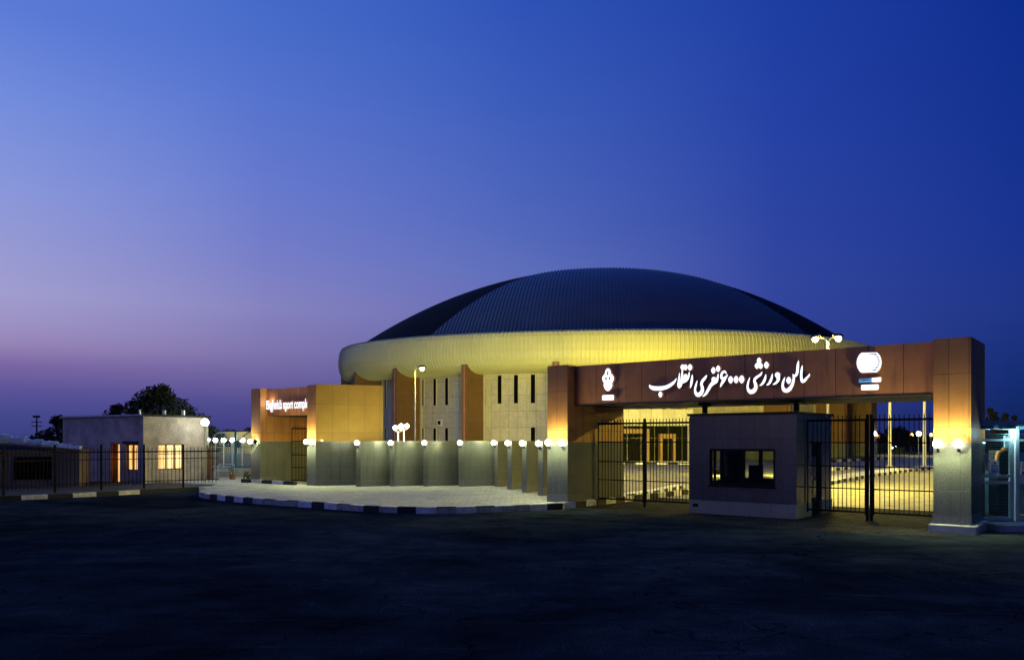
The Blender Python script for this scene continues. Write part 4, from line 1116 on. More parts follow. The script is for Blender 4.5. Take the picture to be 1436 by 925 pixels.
# far-off settlement lights and dark wood on the horizon
w = MB(); R = random.Random(5)
for i in range(900):
    x = R.uniform(-330, 420); y = R.uniform(330, 420); hh = R.uniform(2, 4.2)
    if -60 < x < 40: hh *= 0.6
    for k in range(5):
        a = R.uniform(0, pi); c = Vector((x + R.uniform(-4, 4), y + R.uniform(-4, 4), R.uniform(0.3, 1) * hh)); s_ = R.uniform(0.7, 1.6)
        e1 = Vector((cos(a), sin(a), R.uniform(-.4, .4))); e2 = Vector((-sin(a) * 0.3, cos(a) * 0.3, 1))
        w.face([c - e1 * s_, c + e2 * s_ * 0.7, c + e1 * s_, c - e2 * s_ * 0.6], [(0, 0)] * 4)
tag(w.build('distant_wood', M['leaf']), 'thin dark belt of trees along the horizon', 'wood', kind='stuff')
for i, (px, py) in enumerate(((1251, 627.5), (1257, 624.5), (1266.5, 618.5), (1286.5, 618.5))):
    q = at(px, 190, 0); t = thing('far_lamp', q, ['low bluish light below the dark tree, left one', 'low bluish light below the dark tree, right one', 'small bluish light halfway up the dark tree', 'small bluish light beside the far globe lamp'][i], 'lamp', 'tiny far lights')
    z = hz(py, 190); w = MB(); w.ball((q.x, q.y, z), 0.28, 8, 6); w.build('bulb', M['led'], t); w = MB(); w.tube([q, (q.x, q.y, z - 0.2)], 0.05, 6); w.build('pole', M['darkmetal'], t)

# ------------------------------------------------------------------ plaster house on the left
HC = at(201, 38.0); HF = FR((HC.x, HC.y), (0.847, -0.532))   # a<0 runs along the left wall; b runs along the right wall
hs = thing('plaster_house', HF.p(-3.5, 2, 0.13), 'small flat roofed plaster house with warm lit windows behind the fence', 'house')
HL, HB, HT, Z0 = 6.9, 3.6, 3.30, 0.13
def wall_with_holes(mb, fr, a0, a1, b0, b1, z0, z1, holes, along='a'):
    """a straight wall split into boxes round its openings; holes = (s0, s1, zl, zh)"""
    s0 = a0 if along == 'a' else b0; s1 = a1 if along == 'a' else b1
    def bx(p, q, zl, zh):
        if q - p < 1e-4 or zh - zl < 1e-4: return
        if along == 'a': fr.box(mb, p, q, b0, b1, zl, zh)
        else: fr.box(mb, a0, a1, p, q, zl, zh)
    cur = s0
    for h in sorted(holes):
        bx(cur, h[0], z0, z1); bx(h[0], h[1], z0, h[2]); bx(h[0], h[1], h[3], z1); cur = h[1]
    bx(cur, s1, z0, z1)
def a_at(px):                                                # left wall: bearing -> a
    k = (px - PX0) / F; o = HF.p(0, 0); return (k * o.y - o.x) / (HF.u.x - k * HF.u.y)
def b_at(px):
    k = (px - PX0) / F; o = HF.p(0, 0); return (k * o.y - o.x) / (HF.v.x - k * HF.v.y)
d0, d1 = a_at(155), a_at(168.3); w0, w1 = a_at(176.5), a_at(193); r0, r1 = b_at(222), b_at(258)
mb = MB()
wall_with_holes(mb, HF, -HL, 0, 0, 0.22, Z0, HT, [(d0, d1, Z0, 2.05), (w0, w1, 0.72, 1.98)])
wall_with_holes(mb, HF, -0.22, -0.002, 0.223, HB, Z0, HT - 0.001, [(r0, r1, 0.74, 1.98)], 'b')
HF.box(mb, -HL, -0.223, HB - 0.22, HB, Z0, HT - 0.002); HF.box(mb, -HL + 0.002, -HL + 0.22, 0.223, HB - 0.223, Z0, HT - 0.001)
mb.build('wall', M['plaster'], hs)
mb = MB(); HF.box(mb, -HL - 0.10, 0.08, -0.10, HB + 0.10, HT + 0.003, HT + 0.10); rf = mb.build('roof', M['roofdark'], hs)
mb = MB(); HF.box(mb, -HL - 0.07, 0.05, -0.13, -0.103, HT + 0.02, HT + 0.09); mb.build('roof_edge', M['sheet'], rf)
def lit_window(a0, a1, z0, z1, parent, along='a', mull=(0.5,), matn='glow', rails=()):
    f_ = MB(); t_ = 0.05
    def bx(m_, s0, s1, dd0, dd1, zl, zh):
        if along == 'a': HF.box(m_, s0, s1, dd0, dd1, zl, zh)
        else: HF.box(m_, -dd1, -dd0, s0, s1, zl, zh)
    bx(f_, a0, a1, 0.06, 0.14, z0, z0 + t_); bx(f_, a0, a1, 0.06, 0.14, z1 - t_, z1)
    bx(f_, a0, a0 + t_, 0.061, 0.139, z0 + t_, z1 - t_); bx(f_, a1 - t_, a1, 0.061, 0.139, z0 + t_, z1 - t_)
    for m_ in mull:
        c = a0 + (a1 - a0) * m_; bx(f_, c - 0.022, c + 0.022, 0.062, 0.138, z0 + t_, z1 - t_)
    for m_ in rails:
        c = z0 + (z1 - z0) * m_; bx(f_, a0 + t_, a1 - t_, 0.064, 0.136, c - 0.02, c + 0.02)
    fr_ = f_.build('window', M['wood'], parent)
    g = MB(); bx(g, a0 + t_, a1 - t_, 0.145, 0.15, z0 + t_, z1 - t_); g.build('pane', M[matn], fr_)
lit_window(w0, w1, 0.72, 1.98, hs, 'a', (0.5,))
lit_window(r0, r1, 0.74, 1.98, hs, 'b', (0.34, 0.66), 'glow_bright', (0.62,))
mb = MB(); HF.box(mb, w0 - 0.05, w1 + 0.05, -0.16, -0.003, 1.99, 2.12); mb.build('lintel', M['roofdark'], hs)
mb = MB(); HF.box(mb, d0, d0 + 0.07, 0.03, 0.16, Z0, 2.05); HF.box(mb, d1 - 0.07, d1, 0.03, 0.16, Z0, 2.05); HF.box(mb, d0 + 0.07, d1 - 0.07, 0.032, 0.158, 1.97, 2.049); 
df = mb.build('door', M['doorwood'], hs)
mb = MB(); HF.box(mb, d0 + 0.07, d0 + (d1 - d0) * 0.42, 0.16, 0.19, Z0, 1.97); mb.build('door_leaf', M['doorwood'], df)
mb = MB(); HF.box(mb, d0 + (d1 - d0) * 0.42, d1 - 0.07, 0.20, 0.205, Z0, 1.97); mb.build('lit_interior', M['glow'], df)
light('glow', HF.p((d0 + d1) / 2 + 0.1, -0.05, 1.2), 1.5, (1, 0.55, 0.15), 0.1, df)
for px, mt in ((194.8, 'lamp_metal'), (229.5, 'white'), (256, 'white')):                  # roof vents and little white boxes
    b_ = 0.8; q = HF.p(-0.5, b_ * ((px - 200) / 28), HT + 0.1); sx = 0.06 if px < 200 else 0.13
    q = at(px, 39.5, HT + 0.1)
    mb = MB(); mb.box(q.x - sx / 2, q.x + sx / 2, q.y, q.y + 0.15, HT + 0.1, HT + (0.36 if px < 200 else 0.34)); mb.build('roof_box', M[mt], hs)
# reed mats leaning at the right end of the house
q = HF.p(0.12, HB - 0.2, 0.13)
mt_ = thing('reed_bundle', q, 'tall bundle of brown reeds leaning on the house corner', 'bundle')
mb = MB(); R = random.Random(4)
for i in range(26):
    o = Vector((R.uniform(0.0, 0.35), R.uniform(-0.5, 0.15), 0)); mb.tube([q + o, q + o * 0.6 + Vector((0.06 + R.uniform(-.03, .03), 0.1, R.uniform(1.5, 1.85)))], 0.018, 5)
mb.build('reeds', M['wood'], mt_)

# low shed with white sheets piled on its sloping roof
sh = thing('low_shed', at(40, 36.0, 0.13), 'low pinkish shed with a dark window at the far left behind the fence', 'shed')
SF = FR(at(-30, 34.6)[:2], (0.94, 0.34))
mb = MB(); SF.box(mb, 0.0, 3.85, 0, 3.0, 0.13, 1.72); mb.build('wall', M['plaster_pink'], sh)
c = [SF.p(-0.1, -0.12, 2.16), SF.p(3.95, -0.12, 1.76), SF.p(3.95, 3.1, 1.76), SF.p(-0.1, 3.1, 2.16)]
mb = MB(); lo = [q - Vector((0, 0, 0.08)) for q in c]
mb.face(c); mb.face(list(reversed(lo)))
for i in range(4): mb.face([lo[i], lo[(i + 1) % 4], c[(i + 1) % 4], c[i]])
mb.build('roof', M['plaster_pink'], sh)
def sa(px): 
    k = (px - PX0) / F; o = SF.p(0, 0); return (k * o.y - o.x) / (SF.u.x - k * SF.u.y)
mb = MB(); s0, s1 = sa(20), sa(73); t_ = 0.05
SF.box(mb, s0, s1, -0.04, -0.003, 0.45, 0.50); SF.box(mb, s0, s1, -0.04, -0.003, 1.40, 1.45)
for a in (s0, s0 + (s1 - s0) * .33, s0 + (s1 - s0) * .66, s1 - t_): SF.box(mb, a, a + t_, -0.039, -0.004, 0.5, 1.40)
wn = mb.build('window', M['black'], sh)
mb = MB(); SF.box(mb, s0 + t_, s1 - t_, -0.02, -0.012, 0.5, 1.4); mb.build('pane', M['glassdark'], wn)
R = random.Random(9)
sheetl = ['leftmost white plastic bale on the shed roof', 'second white plastic bale from the left on the shed roof', 'middle white plastic bale on the shed roof', 'fourth white plastic bale from the left on the shed roof', 'lowest white plastic bale at the right end of the shed roof', 'pale blue sheet lying past the right end of the shed roof']
for i, (p0, p1, top, bot) in enumerate(((-4, 11, 609.5, 619), (12, 34, 612.5, 620.5), (35, 56, 616, 622), (57, 78, 619, 623.5), (79, 97, 622.5, 627), (97, 111, 625, 629))):
    a0, a1 = sa(p0), sa(p1); d = SF.p((a0 + a1) / 2, 0.4).y
    mb = MB(); z1 = hz(top, d); z0_ = hz(bot, d) - 0.12; n = 6
    prev = None
    for k in range(n + 1):
        a = a0 + (a1 - a0) * k / n; zz = z1 + R.uniform(-0.035, 0.03)
        cur = [SF.p(a, 0.05 + R.uniform(0, .05), z0_), SF.p(a, 0.02 + R.uniform(0, .05), (z0_ + zz) / 2), SF.p(a, 0.2, zz), SF.p(a, 0.8, zz + 0.02), SF.p(a, 1.0, z0_)]
        if prev:
            for m_ in range(4): mb.face([prev[m_], cur[m_], cur[m_ + 1], prev[m_ + 1]], [(0, 0)] * 4)
        else: mb.face(cur, [(0, 0)] * 5)
        prev = cur
    mb.face(list(reversed(prev)), [(0, 0)] * 5)
    tag(mb.build('plastic_bale', M['sheet']), sheetl[i], 'bale', 'plastic bales on the shed roof')

# ------------------------------------------------------------------ roadside fence
fence = thing('picket_fence', at(150, 32.8, 0.13), 'long black steel picket fence along the left roadside', 'fence')
fpts = [Vector((-23.5, 26.6, 0)), at(5, 29.9), at(77, 31.6), at(142, 33.0), at(202, 34.2), at(257, 35.0), at(308, 35.9)]
for i in range(len(fpts) - 1):
    p, q = fpts[i], fpts[i + 1]; fr = FR((p.x, p.y), ((q - p).x, (q - p).y)); L_ = (q - p).length
    if i > 0:
        w = MB(); fr.box(w, -0.035, 0.035, -0.035, 0.035, 0.1, 2.0); w.build('post', M['black'], fence)
    for zz, th in ((0.42, 0.03), (1.37, 0.03), (1.66, 0.055)):
        w = MB(); fr.box(w, 0.036, L_ - 0.036, -0.012, 0.012, zz, zz + th); w.build('rail', M['black'], fence)
    w = MB(); n = int(L_ / 0.145)
    for k in range(1, n):
        a = L_ * k / n; fr.box(w, a - 0.009, a + 0.009, -0.009, 0.009, 0.3, 1.86)
    w.build('pickets', M['black'], fence)

# ------------------------------------------------------------------ things behind the ornate gate
OG = FR(at(290, 47)[:2], (1.0, 0.0))
og = thing('ornate_gate', OG.p(1.3, 0, 0.16), 'blue painted ornate double gate with arched tops beside the globe lamp post', 'gate')
for i, (p0, p1) in enumerate(((291, 329), (332, 372))):
    x0_, x1_ = at(p0, 47).x, at(p1, 47).x
    w = MB()
    arc = [Vector((x0_ + (x1_ - x0_) * k / 14, 47, 2.02 + 0.62 * sin(pi * k / 14) ** 1.3)) for k in range(15)]
    w.tube(arc, 0.035, 6); w.tube([(x0_, 47, 0.45), (x0_, 47, 2.1)], 0.04, 6); w.tube([(x1_, 47, 0.45), (x1_, 47, 2.1)], 0.04, 6)
    w.tube([(x0_, 47, 0.62), (x1_, 47, 0.62)], 0.05, 6); w.tube([(x0_, 47, 1.75), (x1_, 47, 1.75)], 0.015, 6)
    lf = w.build('leaf', M['teal'] if i == 0 else M['tealdark'], og)
    w = MB()
    for k in range(1, 14):
        x = x0_ + (x1_ - x0_) * k / 14; zt = 2.02 + 0.62 * sin(pi * k / 14) ** 1.3 + (0.18 if k % 2 else 0)
        w.tube([(x, 47, 0.5), (x, 47, zt)], 0.014, 5)
    w.build('bars', M['tealdark'], lf)
w = MB(); x = at(330.5, 47).x; w.box(x - 0.06, x + 0.06, 46.95, 47.07, 0.3, 2.7); w.build('gate_post', M['tealdark'], og)
w = MB(); x0_, x1_ = at(303, 44).x, at(360, 44).x; w.box(x0_, x1_, 44.0, 44.3, 0.1, 0.62)
tag(w.build('garden_wall', M['concrete'], bevel=0.02), 'low pale concrete wall in front of the ornate gate', 'wall')
rw = thing('rear_wall', at(330, 55), 'brown rear boundary wall below the row of globe lamps', 'wall')
w = MB(); x0_, x1_ = at(283, 58).x, at(375, 53).x
wallseg(w, Vector((x0_, 58, 0)), Vector((x1_, 51.5, 0)), 0.25, 0, 1.3); w.build('wall', M['plaster_pink'], rw)
w = MB(); R = random.Random(2)
for k in range(60):
    p = Vector((x0_, 57.97, 0)).lerp(Vector((x1_, 51.47, 0)), k / 59); w.tube([(p.x, p.y + 0.12, 1.31), (p.x, p.y + 0.12, 1.95)], 0.012, 4)
w.build('railing', M['darkmetal'], rw)
cb = thing('cream_building', at(335, 72), 'cream flat roofed building behind the rear fence, left of the small gateway', 'building')
w = MB(); xl_, xr_ = at(306, 70).x, at(420, 70).x; w.box(xl_, xr_, 70, 78, 0, hz(605, 70)); w.build('wall', M['plaster_cream'], cb)
w = MB(); w.box(xl_ - 0.1, xr_ + 0.1, 69.9, 78.1, hz(605, 70) + 0.003, hz(603.3, 70)); w.build('roof', M['roofdark'], cb)
for px in (319, 333.5):
    w = MB(); x = at(px, 70).x; w.box(x - 0.28, x + 0.28, 69.95, 69.997, 1.5, 2.1); w.build('window', M['glassdark'], cb)
light('glow', at(336, 66, 3.2), 300, (1, 0.85, 0.35), 0.1)
bpy.data.objects['glow'].name if False else None
# bits lying on the forecourt
bn = thing('garden_bench', at(317, 41.5, 0.16), 'small pale metal bench on the forecourt', 'bench')
q = at(317, 41.5); w = MB()
for x in (-0.42, 0.42):
    w = MB(); w.tube([(q.x + x, q.y, 0.16), (q.x + x, q.y, 0.78), (q.x + x * 0.9, q.y + 0.1, 0.95)], 0.025, 6); w.build('leg', M['teal'], bn)
    w = MB(); w.tube([(q.x + x, q.y - 0.4, 0.16), (q.x + x, q.y - 0.4, 0.58)], 0.025, 6); w.build('leg', M['teal'], bn)
w = MB(); w.box(q.x - 0.45, q.x + 0.45, q.y - 0.42, q.y + 0.02, 0.58, 0.62); w.build('seat', M['teal'], bn)
w = MB(); w.tube([(q.x - 0.40, q.y + 0.09, 0.93), (q.x + 0.40, q.y + 0.09, 0.93)], 0.03, 6); w.build('backrest', M['teal'], bn)
q = at(326, 41.2); pt = thing('plant_pot', (q.x, q.y, 0.16), 'small reddish flower pot with a dry plant beside the bench', 'plant pot')
w = MB(); w.tube([(q.x, q.y, 0.16), (q.x, q.y, 0.42)], [0.13, 0.19], 10); w.build('pot', M['doorwood'], pt)
w = MB(); leaves(w, (q.x - 0.05, q.y, 0.62), 0.16, 0.16, 0.24, 60, 0.06, 77); w.build('foliage', M['leaf2'], pt)
q = at(346.5, 37.4); sp_ = thing('young_plant', (q.x, q.y, 0.17), 'small leafy plant at the foot of the small gateway left pillar', 'plant')
w = MB(); leaves(w, (q.x, q.y, 0.52), 0.17, 0.17, 0.2, 90, 0.07, 78); w.build('foliage', M['leaf2'], sp_)
w = MB(); w.tube([(q.x, q.y, 0.15), (q.x, q.y, 0.5)], 0.015, 5); w.build('stem', M['trunk'], sp_)
# floodlight mast far left
q = at(51.5, 95); fm = thing('floodlight_mast', q, 'dark floodlight mast with crossbars against the sky at far left', 'mast')
w = MB(); w.tube([q, q + Vector((0, 0, hz(586, 95)))], [0.13, 0.08], 8); w.build('pole', M['darkmetal'], fm)
for py, hw in ((585, 0.30), (591.5, 0.62), (597, 0.62)):
    z = hz(py, 95); w = MB(); w.tube([(q.x - hw, q.y, z), (q.x + hw, q.y, z)], 0.05, 6); w.build('crossbar', M['darkmetal'], fm)
for s_ in (-0.22, 0.2):
    w = MB(); z = hz(585, 95); w.box(q.x + s_ - 0.16, q.x + s_ + 0.16, q.y - 0.2, q.y + 0.1, z, z + 0.22); w.build('floodlight', M['darkmetal'], fm)
q = at(258.5, 75); fm = thing('floodlight_mast', q, 'dark mast with a crossbar rising behind the house trees', 'mast')
w = MB(); w.tube([q, q + Vector((0, 0, hz(560, 75)))], 0.09, 8); w.build('pole', M['darkmetal'], fm)
w = MB(); z = hz(560, 75); w.tube([(q.x - 0.4, q.y, z), (q.x + 0.4, q.y, z)], 0.06, 6); w.build('crossbar', M['darkmetal'], fm)

# ------------------------------------------------------------------ glazed turnstile kiosk at the right edge
KD = 20.0
kx = lambda px: (px - PX0) / F * KD
ks = thing('glazed_kiosk', (13.2, KD + 1.0, 0.17), 'pale steel framed glazed kiosk with a flat roof at the right edge', 'kiosk')
KT = 2.52
def kbar(mb, x0, x1, z0, z1, y0=KD - 0.04, y1=KD + 0.04): mb.box(x0, x1, y0, y1, z0, z1)
posts = [(1366.5, 1373.0), (1415.5, 1420.0), (1423.2, 1428.0), (1470, 1475), (1477, 1482), (1522, 1528)]
for p0, p1 in posts:
    w = MB(); kbar(w, kx(p0), kx(p1), 0.18, KT); w.build('post', M['teal'], ks)
pan = [(1373.0, 1415.5), (1428.0, 1470.0), (1482, 1522)]
for p0, p1 in pan:
    w = MB()
    for zl, zh in ((0.19, 0.27), (1.10, 1.17), (1.26, 1.335), (KT - 0.36, KT - 0.31), (KT - 0.07, KT)): kbar(w, kx(p0) + 0.002, kx(p1) - 0.002, zl, zh, KD - 0.03, KD + 0.03)
    f_ = w.build('panel_frame', M['teal'], ks)
    w = MB(); kbar(w, kx(p0), kx(p1), 0.27, 1.10, KD - 0.004, KD + 0.004); kbar(w, kx(p0), kx(p1), 1.335, KT - 0.36, KD - 0.004, KD + 0.004); w.build('pane', M['glass_kiosk'], f_)
    w = MB()
    for k in range(36):
        z = 0.30 + k * 0.058
        if 1.06 < z < 1.36: continue
        w.box(kx(p0), kx(p1), KD - 0.010, KD - 0.0055, z, z + 0.008)
    w.build('louvre_lines', M['tealdark'], f_)
w = MB(); w.box(kx(1362), kx(1535), KD - 0.28, KD + 1.15, KT + 0.02, KT + 0.14); rf = w.build('roof', M['teal'], ks)
w = MB()
for x in [kx(1370) + 0.55 * i for i in range(6)]: w.box(x, x + 0.3, KD - 0.2, KD + 1.1, KT - 0.06, KT + 0.017)
w.build('roof_rib', M['tealdark'], rf)
w = MB(); w.box(kx(1374), kx(1382), KD + 0.5, KD + 0.6, 0.18, KT - 0.07); w.box(kx(1372), kx(1530), KD + 1.9, KD + 1.98, 0.18, 1.3) if False else None; w.box(kx(1384) + 0.3, kx(1530), KD + 1.9, KD + 1.98, 0.18, 1.3); w.build('rear_frame', M['teal'], ks)
w = MB(); w.box(kx(1362), kx(1535), KD - 0.1, KD + 1.1, 0.173, 0.18); w.build('floor_plate', M['darkmetal'], ks)
for px, dd, lb in ((1366.5, 1.0, 'lit tube lamp inside the kiosk next to the gateway pillar'), (1379.5, 1.2, 'lit tube lamp inside the kiosk, second from the pillar')):
    q = at(px, KD + dd); t = thing('tube_lamp', (q.x, q.y, 2.1), lb, 'lamp', 'tube lamps in the kiosk')
    w = MB(); w.tube([(q.x, q.y, 2.06), (q.x, q.y, 2.20)], 0.028, 8); w.build('tube', M['tube'], t)
    w = MB(); w.tube([(q.x, q.y, 2.20), (q.x, q.y, 2.23)], 0.04, 8); w.tube([(q.x, q.y, 2.03), (q.x, q.y, 2.06)], 0.04, 8); w.tube([(q.x, q.y, 2.23), (q.x, q.y, KT - 0.06)], 0.008, 5); w.build('cap', M['teal'], t)
    light('glow', (q.x, q.y - 0.06, 2.13), 26, (0.45, 0.93, 1.0), 0.03, t)
q = at(1420.5, KD - 0.14); t = thing('downlight', (q.x, q.y, KT - 0.03), 'small lit downlight under the kiosk roof edge', 'lamp')
w = MB(); w.tube([(q.x, q.y, KT - 0.05), (q.x, q.y, KT + 0.018)], 0.05, 10); w.build('housing', M['teal'], t)
w = MB(); w.ball((q.x, q.y, KT - 0.06), 0.045, 10, 8); w.build('bulb', M['tube'], t); light('glow', (q.x, q.y, KT - 0.16), 11, (0.60, 0.95, 1.0), 0.04, t)
# signs hung on the kiosk glass
def kiosk_sign(p0, p1, y0, y1, label, build):
    t = thing('notice_sign', ((kx(p0) + kx(p1)) / 2, KD - 0.03, hz(y1, KD)), label, 'sign')
    w = MB(); w.box(kx(p0), kx(p1), KD - 0.030, KD - 0.016, hz(y1, KD), hz(y0, KD)); w.build('board', M['white'], t); build(t)
Yf = KD - 0.032
def flat(mb, pts):   # pts in photo survey px on the glass plane
    f_ = [Vector((kx(x), Yf, hz(y, KD))) for x, y in pts]; b_ = [q + Vector((0, 0.0015, 0)) for q in f_]
    mb.face(f_); n = len(f_)
    for i in range(n): mb.face([f_[(i + 1) % n], f_[i], b_[i], b_[(i + 1) % n]], [(0, 0)] * 4)
def s1_(t):
    w = MB(); flat(w, [(1391.8, 650.2), (1396.6, 650.2), (1394.2, 647.2)]); w.build('arrow', M['blue'], t)
    w = MB()
    for x0_, x1_, y0_, y1_ in ((1389.2, 1391.4, 652.4, 653.6), (1391.8, 1392.6, 651.8, 653.6), (1393.6, 1396.2, 652.6, 653.7), (1396.6, 1398.8, 652.2, 653.6), (1392.8, 1394.8, 659.4, 662.2), (1393.4, 1394.2, 658.9, 659.3)): flat(w, [(x0_, y1_), (x1_, y1_), (x1_, y0_), (x0_, y0_)])
    w.build('red_lettering', M['red'], t)
    w = MB(); flat(w, [(1388.6, 657.8), (1399.4, 657.4), (1399.4, 656.9), (1396, 657.1), (1392, 656.7), (1388.6, 657.1)])
    for x0_, x1_, y0_, y1_ in ((1389.6, 1391.8, 659.2, 659.9), (1390.6, 1391.6, 659.9, 662.3), (1395.6, 1398.4, 659.6, 660.9), (1396.4, 1397.4, 660.9, 662.2)): flat(w, [(x0_, y1_), (x1_, y1_), (x1_, y0_), (x0_, y0_)])
    w.build('blue_lettering', M['blue'], t)
kiosk_sign(1388, 1400, 645.6, 664, 'white notice with a blue arrow and red lettering on the kiosk glass', s1_)
def s2_(t):
    w = MB(); c = (1437, 652.6)
    for k in range(24):
        a0, a1 = 2 * pi * k / 24, 2 * pi * (k + 1) / 24
        flat(w, [(c[0] + 4.9 * cos(a1), c[1] + 4.9 * sin(a1)), (c[0] + 4.9 * cos(a0), c[1] + 4.9 * sin(a0)), (c[0] + 4.0 * cos(a0), c[1] + 4.0 * sin(a0)), (c[0] + 4.0 * cos(a1), c[1] + 4.0 * sin(a1))][::-1])
    w.build('prohibition_ring', M['red'], t)
    w = MB(); flat(w, [(1434.6, 654.4), (1439.4, 654.4), (1439.4, 653.2), (1434.6, 653.2)]); flat(w, [(1436.2, 653.2), (1437.6, 653.2), (1437.6, 650.6), (1436.2, 650.6)]); w.build('pictogram', M['black'], t)
    w = MB(); flat(w, [(1431.2, 665.0), (1443.8, 665.0), (1443.8, 660.4), (1431.2, 660.4)]); w.build('red_panel', M['red'], t)
kiosk_sign(1431, 1444, 647, 665.4, 'white prohibition notice with a red ring at the right frame edge', s2_)
# turnstile with an orange bent pipe, white box on top
q0 = at(1398, KD + 1.3); ts = thing('barrier_machine', (q0.x + 0.25, q0.y, 0.18), 'dark barrier machine with an orange bent pipe inside the kiosk', 'machine')
w = MB(); x = q0.x; w.tube([(x, q0.y, 1.35), (x, q0.y, 1.72), (x + 0.05, q0.y, 1.86), (x + 0.16, q0.y, 1.94), (x + 0.34, q0.y, 1.97)], 0.055, 10); w.build('orange_pipe', M['orange_pipe'], ts, smooth=True)
w = MB(); w.box(x + 0.07, x + 0.55, q0.y + 0.06, q0.y + 0.5, 0.18, 1.92); w.build('cabinet', M['darkmetal'], ts, bevel=0.02)
w = MB(); w.box(x + 0.20, x + 0.46, q0.y - 0.02, q0.y + 0.05, 1.98, 2.30); w.build('control_box', M['white'], ts, bevel=0.01)

# ------------------------------------------------------------------ world: dusk sky
def lin(c):
    return tuple(((x / 255) / 12.92 if x / 255 <= 0.04045 else ((x / 255 + 0.055) / 1.055) ** 2.4) for x in c) + (1,)
wd = bpy.data.worlds.new('World'); SC.world = wd; wd.use_nodes = True
nt = wd.node_tree; N = nt.nodes; L = nt.links; N.clear()
out = N.new('ShaderNodeOutputWorld'); bg = N.new('ShaderNodeBackground'); L.new(bg.outputs[0], out.inputs[0])
tc = N.new('ShaderNodeTexCoord'); sep = N.new('ShaderNodeSeparateXYZ'); L.new(tc.outputs['Generated'], sep.inputs[0])
# horizontal closeness to the afterglow in the west (left of view)
flat_ = N.new('ShaderNodeVectorMath'); flat_.operation = 'MULTIPLY'; flat_.inputs[1].default_value = (1, 1, 0); L.new(tc.outputs['Generated'], flat_.inputs[0])
nrm = N.new('ShaderNodeVectorMath'); nrm.operation = 'NORMALIZE'; L.new(flat_.outputs[0], nrm.inputs[0])
dt = N.new('ShaderNodeVectorMath'); dt.operation = 'DOT_PRODUCT'; dt.inputs[1].default_value = (sin(radians(-60)), cos(radians(-60)), 0); L.new(nrm.outputs[0], dt.inputs[0])
def zof(px, py):
    x, z = (px - PX0) / F, (PY0 - py) / F; return z / sqrt(1 + x * x + z * z)
cols = {
 0:    [(616, (54, 62, 124)), (580, (68, 72, 140)), (545, (90, 83, 152)), (510, (122, 102, 163)), (480, (150, 132, 182)), (450, (158, 147, 197)), (410, (161, 157, 207)), (330, (148, 153, 212)), (265, (138, 151, 218)), (130, (114, 140, 220)), (0, (90, 122, 214))],
 372:  [(616, (62, 58, 128)), (570, (78, 74, 142)), (530, (108, 98, 158)), (490, (126, 117, 173)), (430, (133, 131, 192)), (350, (116, 125, 200)), (260, (102, 121, 205)), (130, (84, 114, 205)), (0, (68, 106, 200))],
 730:  [(616, (62, 58, 125)), (540, (86, 84, 150)), (450, (102, 104, 176)), (380, (94, 110, 186)), (315, (80, 103, 187)), (150, (60, 92, 186)), (0, (46, 82, 182))],
 1088: [(616, (42, 50, 118)), (540, (52, 64, 140)), (400, (50, 70, 158)), (200, (38, 66, 164)), (0, (30, 62, 162))],
 1424: [(616, (17, 32, 84)), (535, (20, 44, 114)), (430, (32, 54, 136)), (315, (25, 52, 145)), (0, (14, 46, 142))],
}
prev = None
cols[9999] = [(616, (20, 34, 78)), (400, (16, 36, 92)), (0, (12, 36, 100))]          # the dark eastern sky behind the camera
cv = [cos(radians(-60) - math.atan2((px - PX0) / F, 1)) for px in (0, 372, 730, 1088, 1424)] + [-0.55]
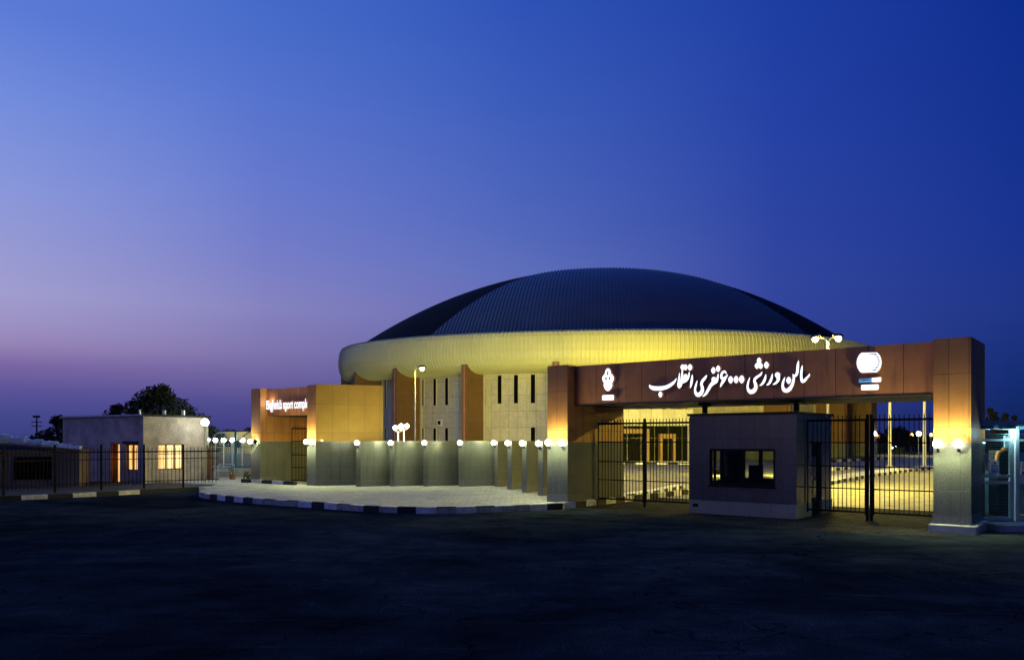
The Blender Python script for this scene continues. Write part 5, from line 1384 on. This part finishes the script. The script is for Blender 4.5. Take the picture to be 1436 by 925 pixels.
for idx, px in enumerate((9999, 1424, 1088, 730, 372, 0)):
    r = N.new('ShaderNodeValToRGB'); cr = r.color_ramp
    els = sorted([(max(0.0, zof(min(px, 1424), py)), lin(c)) for py, c in cols[px]])
    zen = els[-1][1]
    while len(cr.elements) > 1: cr.elements.remove(cr.elements[-1])
    cr.elements[0].position = els[0][0]; cr.elements[0].color = els[0][1]
    for p, c in els[1:]:
        e = cr.elements.new(p); e.color = c
    e = cr.elements.new(0.62); e.color = tuple(x * 1.0 for x in zen[:3]) + (1,)
    e = cr.elements.new(1.0); e.color = tuple(x * 0.8 for x in zen[:3]) + (1,)
    L.new(sep.outputs[2], r.inputs[0])
    if prev is None: prev = r.outputs[0]; continue
    mrn = N.new('ShaderNodeMapRange'); mrn.interpolation_type = 'LINEAR'
    hi_, lo_ = cv[::-1][idx], cv[::-1][idx - 1]
    mrn.inputs[1].default_value = lo_; mrn.inputs[2].default_value = hi_
    L.new(dt.outputs['Value'], mrn.inputs[0])
    mx = N.new('ShaderNodeMix'); mx.data_type = 'RGBA'; L.new(mrn.outputs[0], mx.inputs[0]); L.new(prev, mx.inputs[6]); L.new(r.outputs[0], mx.inputs[7])
    prev = mx.outputs[2]
L.new(prev, bg.inputs[0]); bg.inputs[1].default_value = 1.0

# faint afterglow from the west
sl = bpy.data.lights.new('sun', 'SUN'); sl.energy = 0.06; sl.angle = radians(20); sl.color = (0.95, 0.65, 0.75)
so_ = bpy.data.objects.new('sun', sl); COL.objects.link(so_)
dirv = Vector((0.80, 0.55, -0.12)); so_.rotation_euler = dirv.to_track_quat('-Z', 'Y').to_euler()

# ------------------------------------------------------------------ camera and view
cam = bpy.data.cameras.new('camera'); co = bpy.data.objects.new('camera', cam); COL.objects.link(co)
cam.sensor_width = 36.0; cam.lens = F / 1436 * 36.0
cam.shift_y = (PY0 - 462.5) / 1436; cam.clip_end = 6000; cam.clip_start = 0.1
co.location = (0, 0, EYE); co.rotation_euler = (radians(90), 0, 0)
SC.camera = co
SC.render.engine = 'CYCLES'
SC.cycles.use_denoising = True
SC.cycles.max_bounces = 6; SC.cycles.diffuse_bounces = 3; SC.cycles.glossy_bounces = 3; SC.cycles.transparent_max_bounces = 16
SC.cycles.sample_clamp_indirect = 6.0; SC.cycles.use_light_tree = True
SC.view_settings.view_transform = 'Standard'; SC.view_settings.look = 'None'; SC.view_settings.exposure = 0.0; SC.view_settings.gamma = 1.0
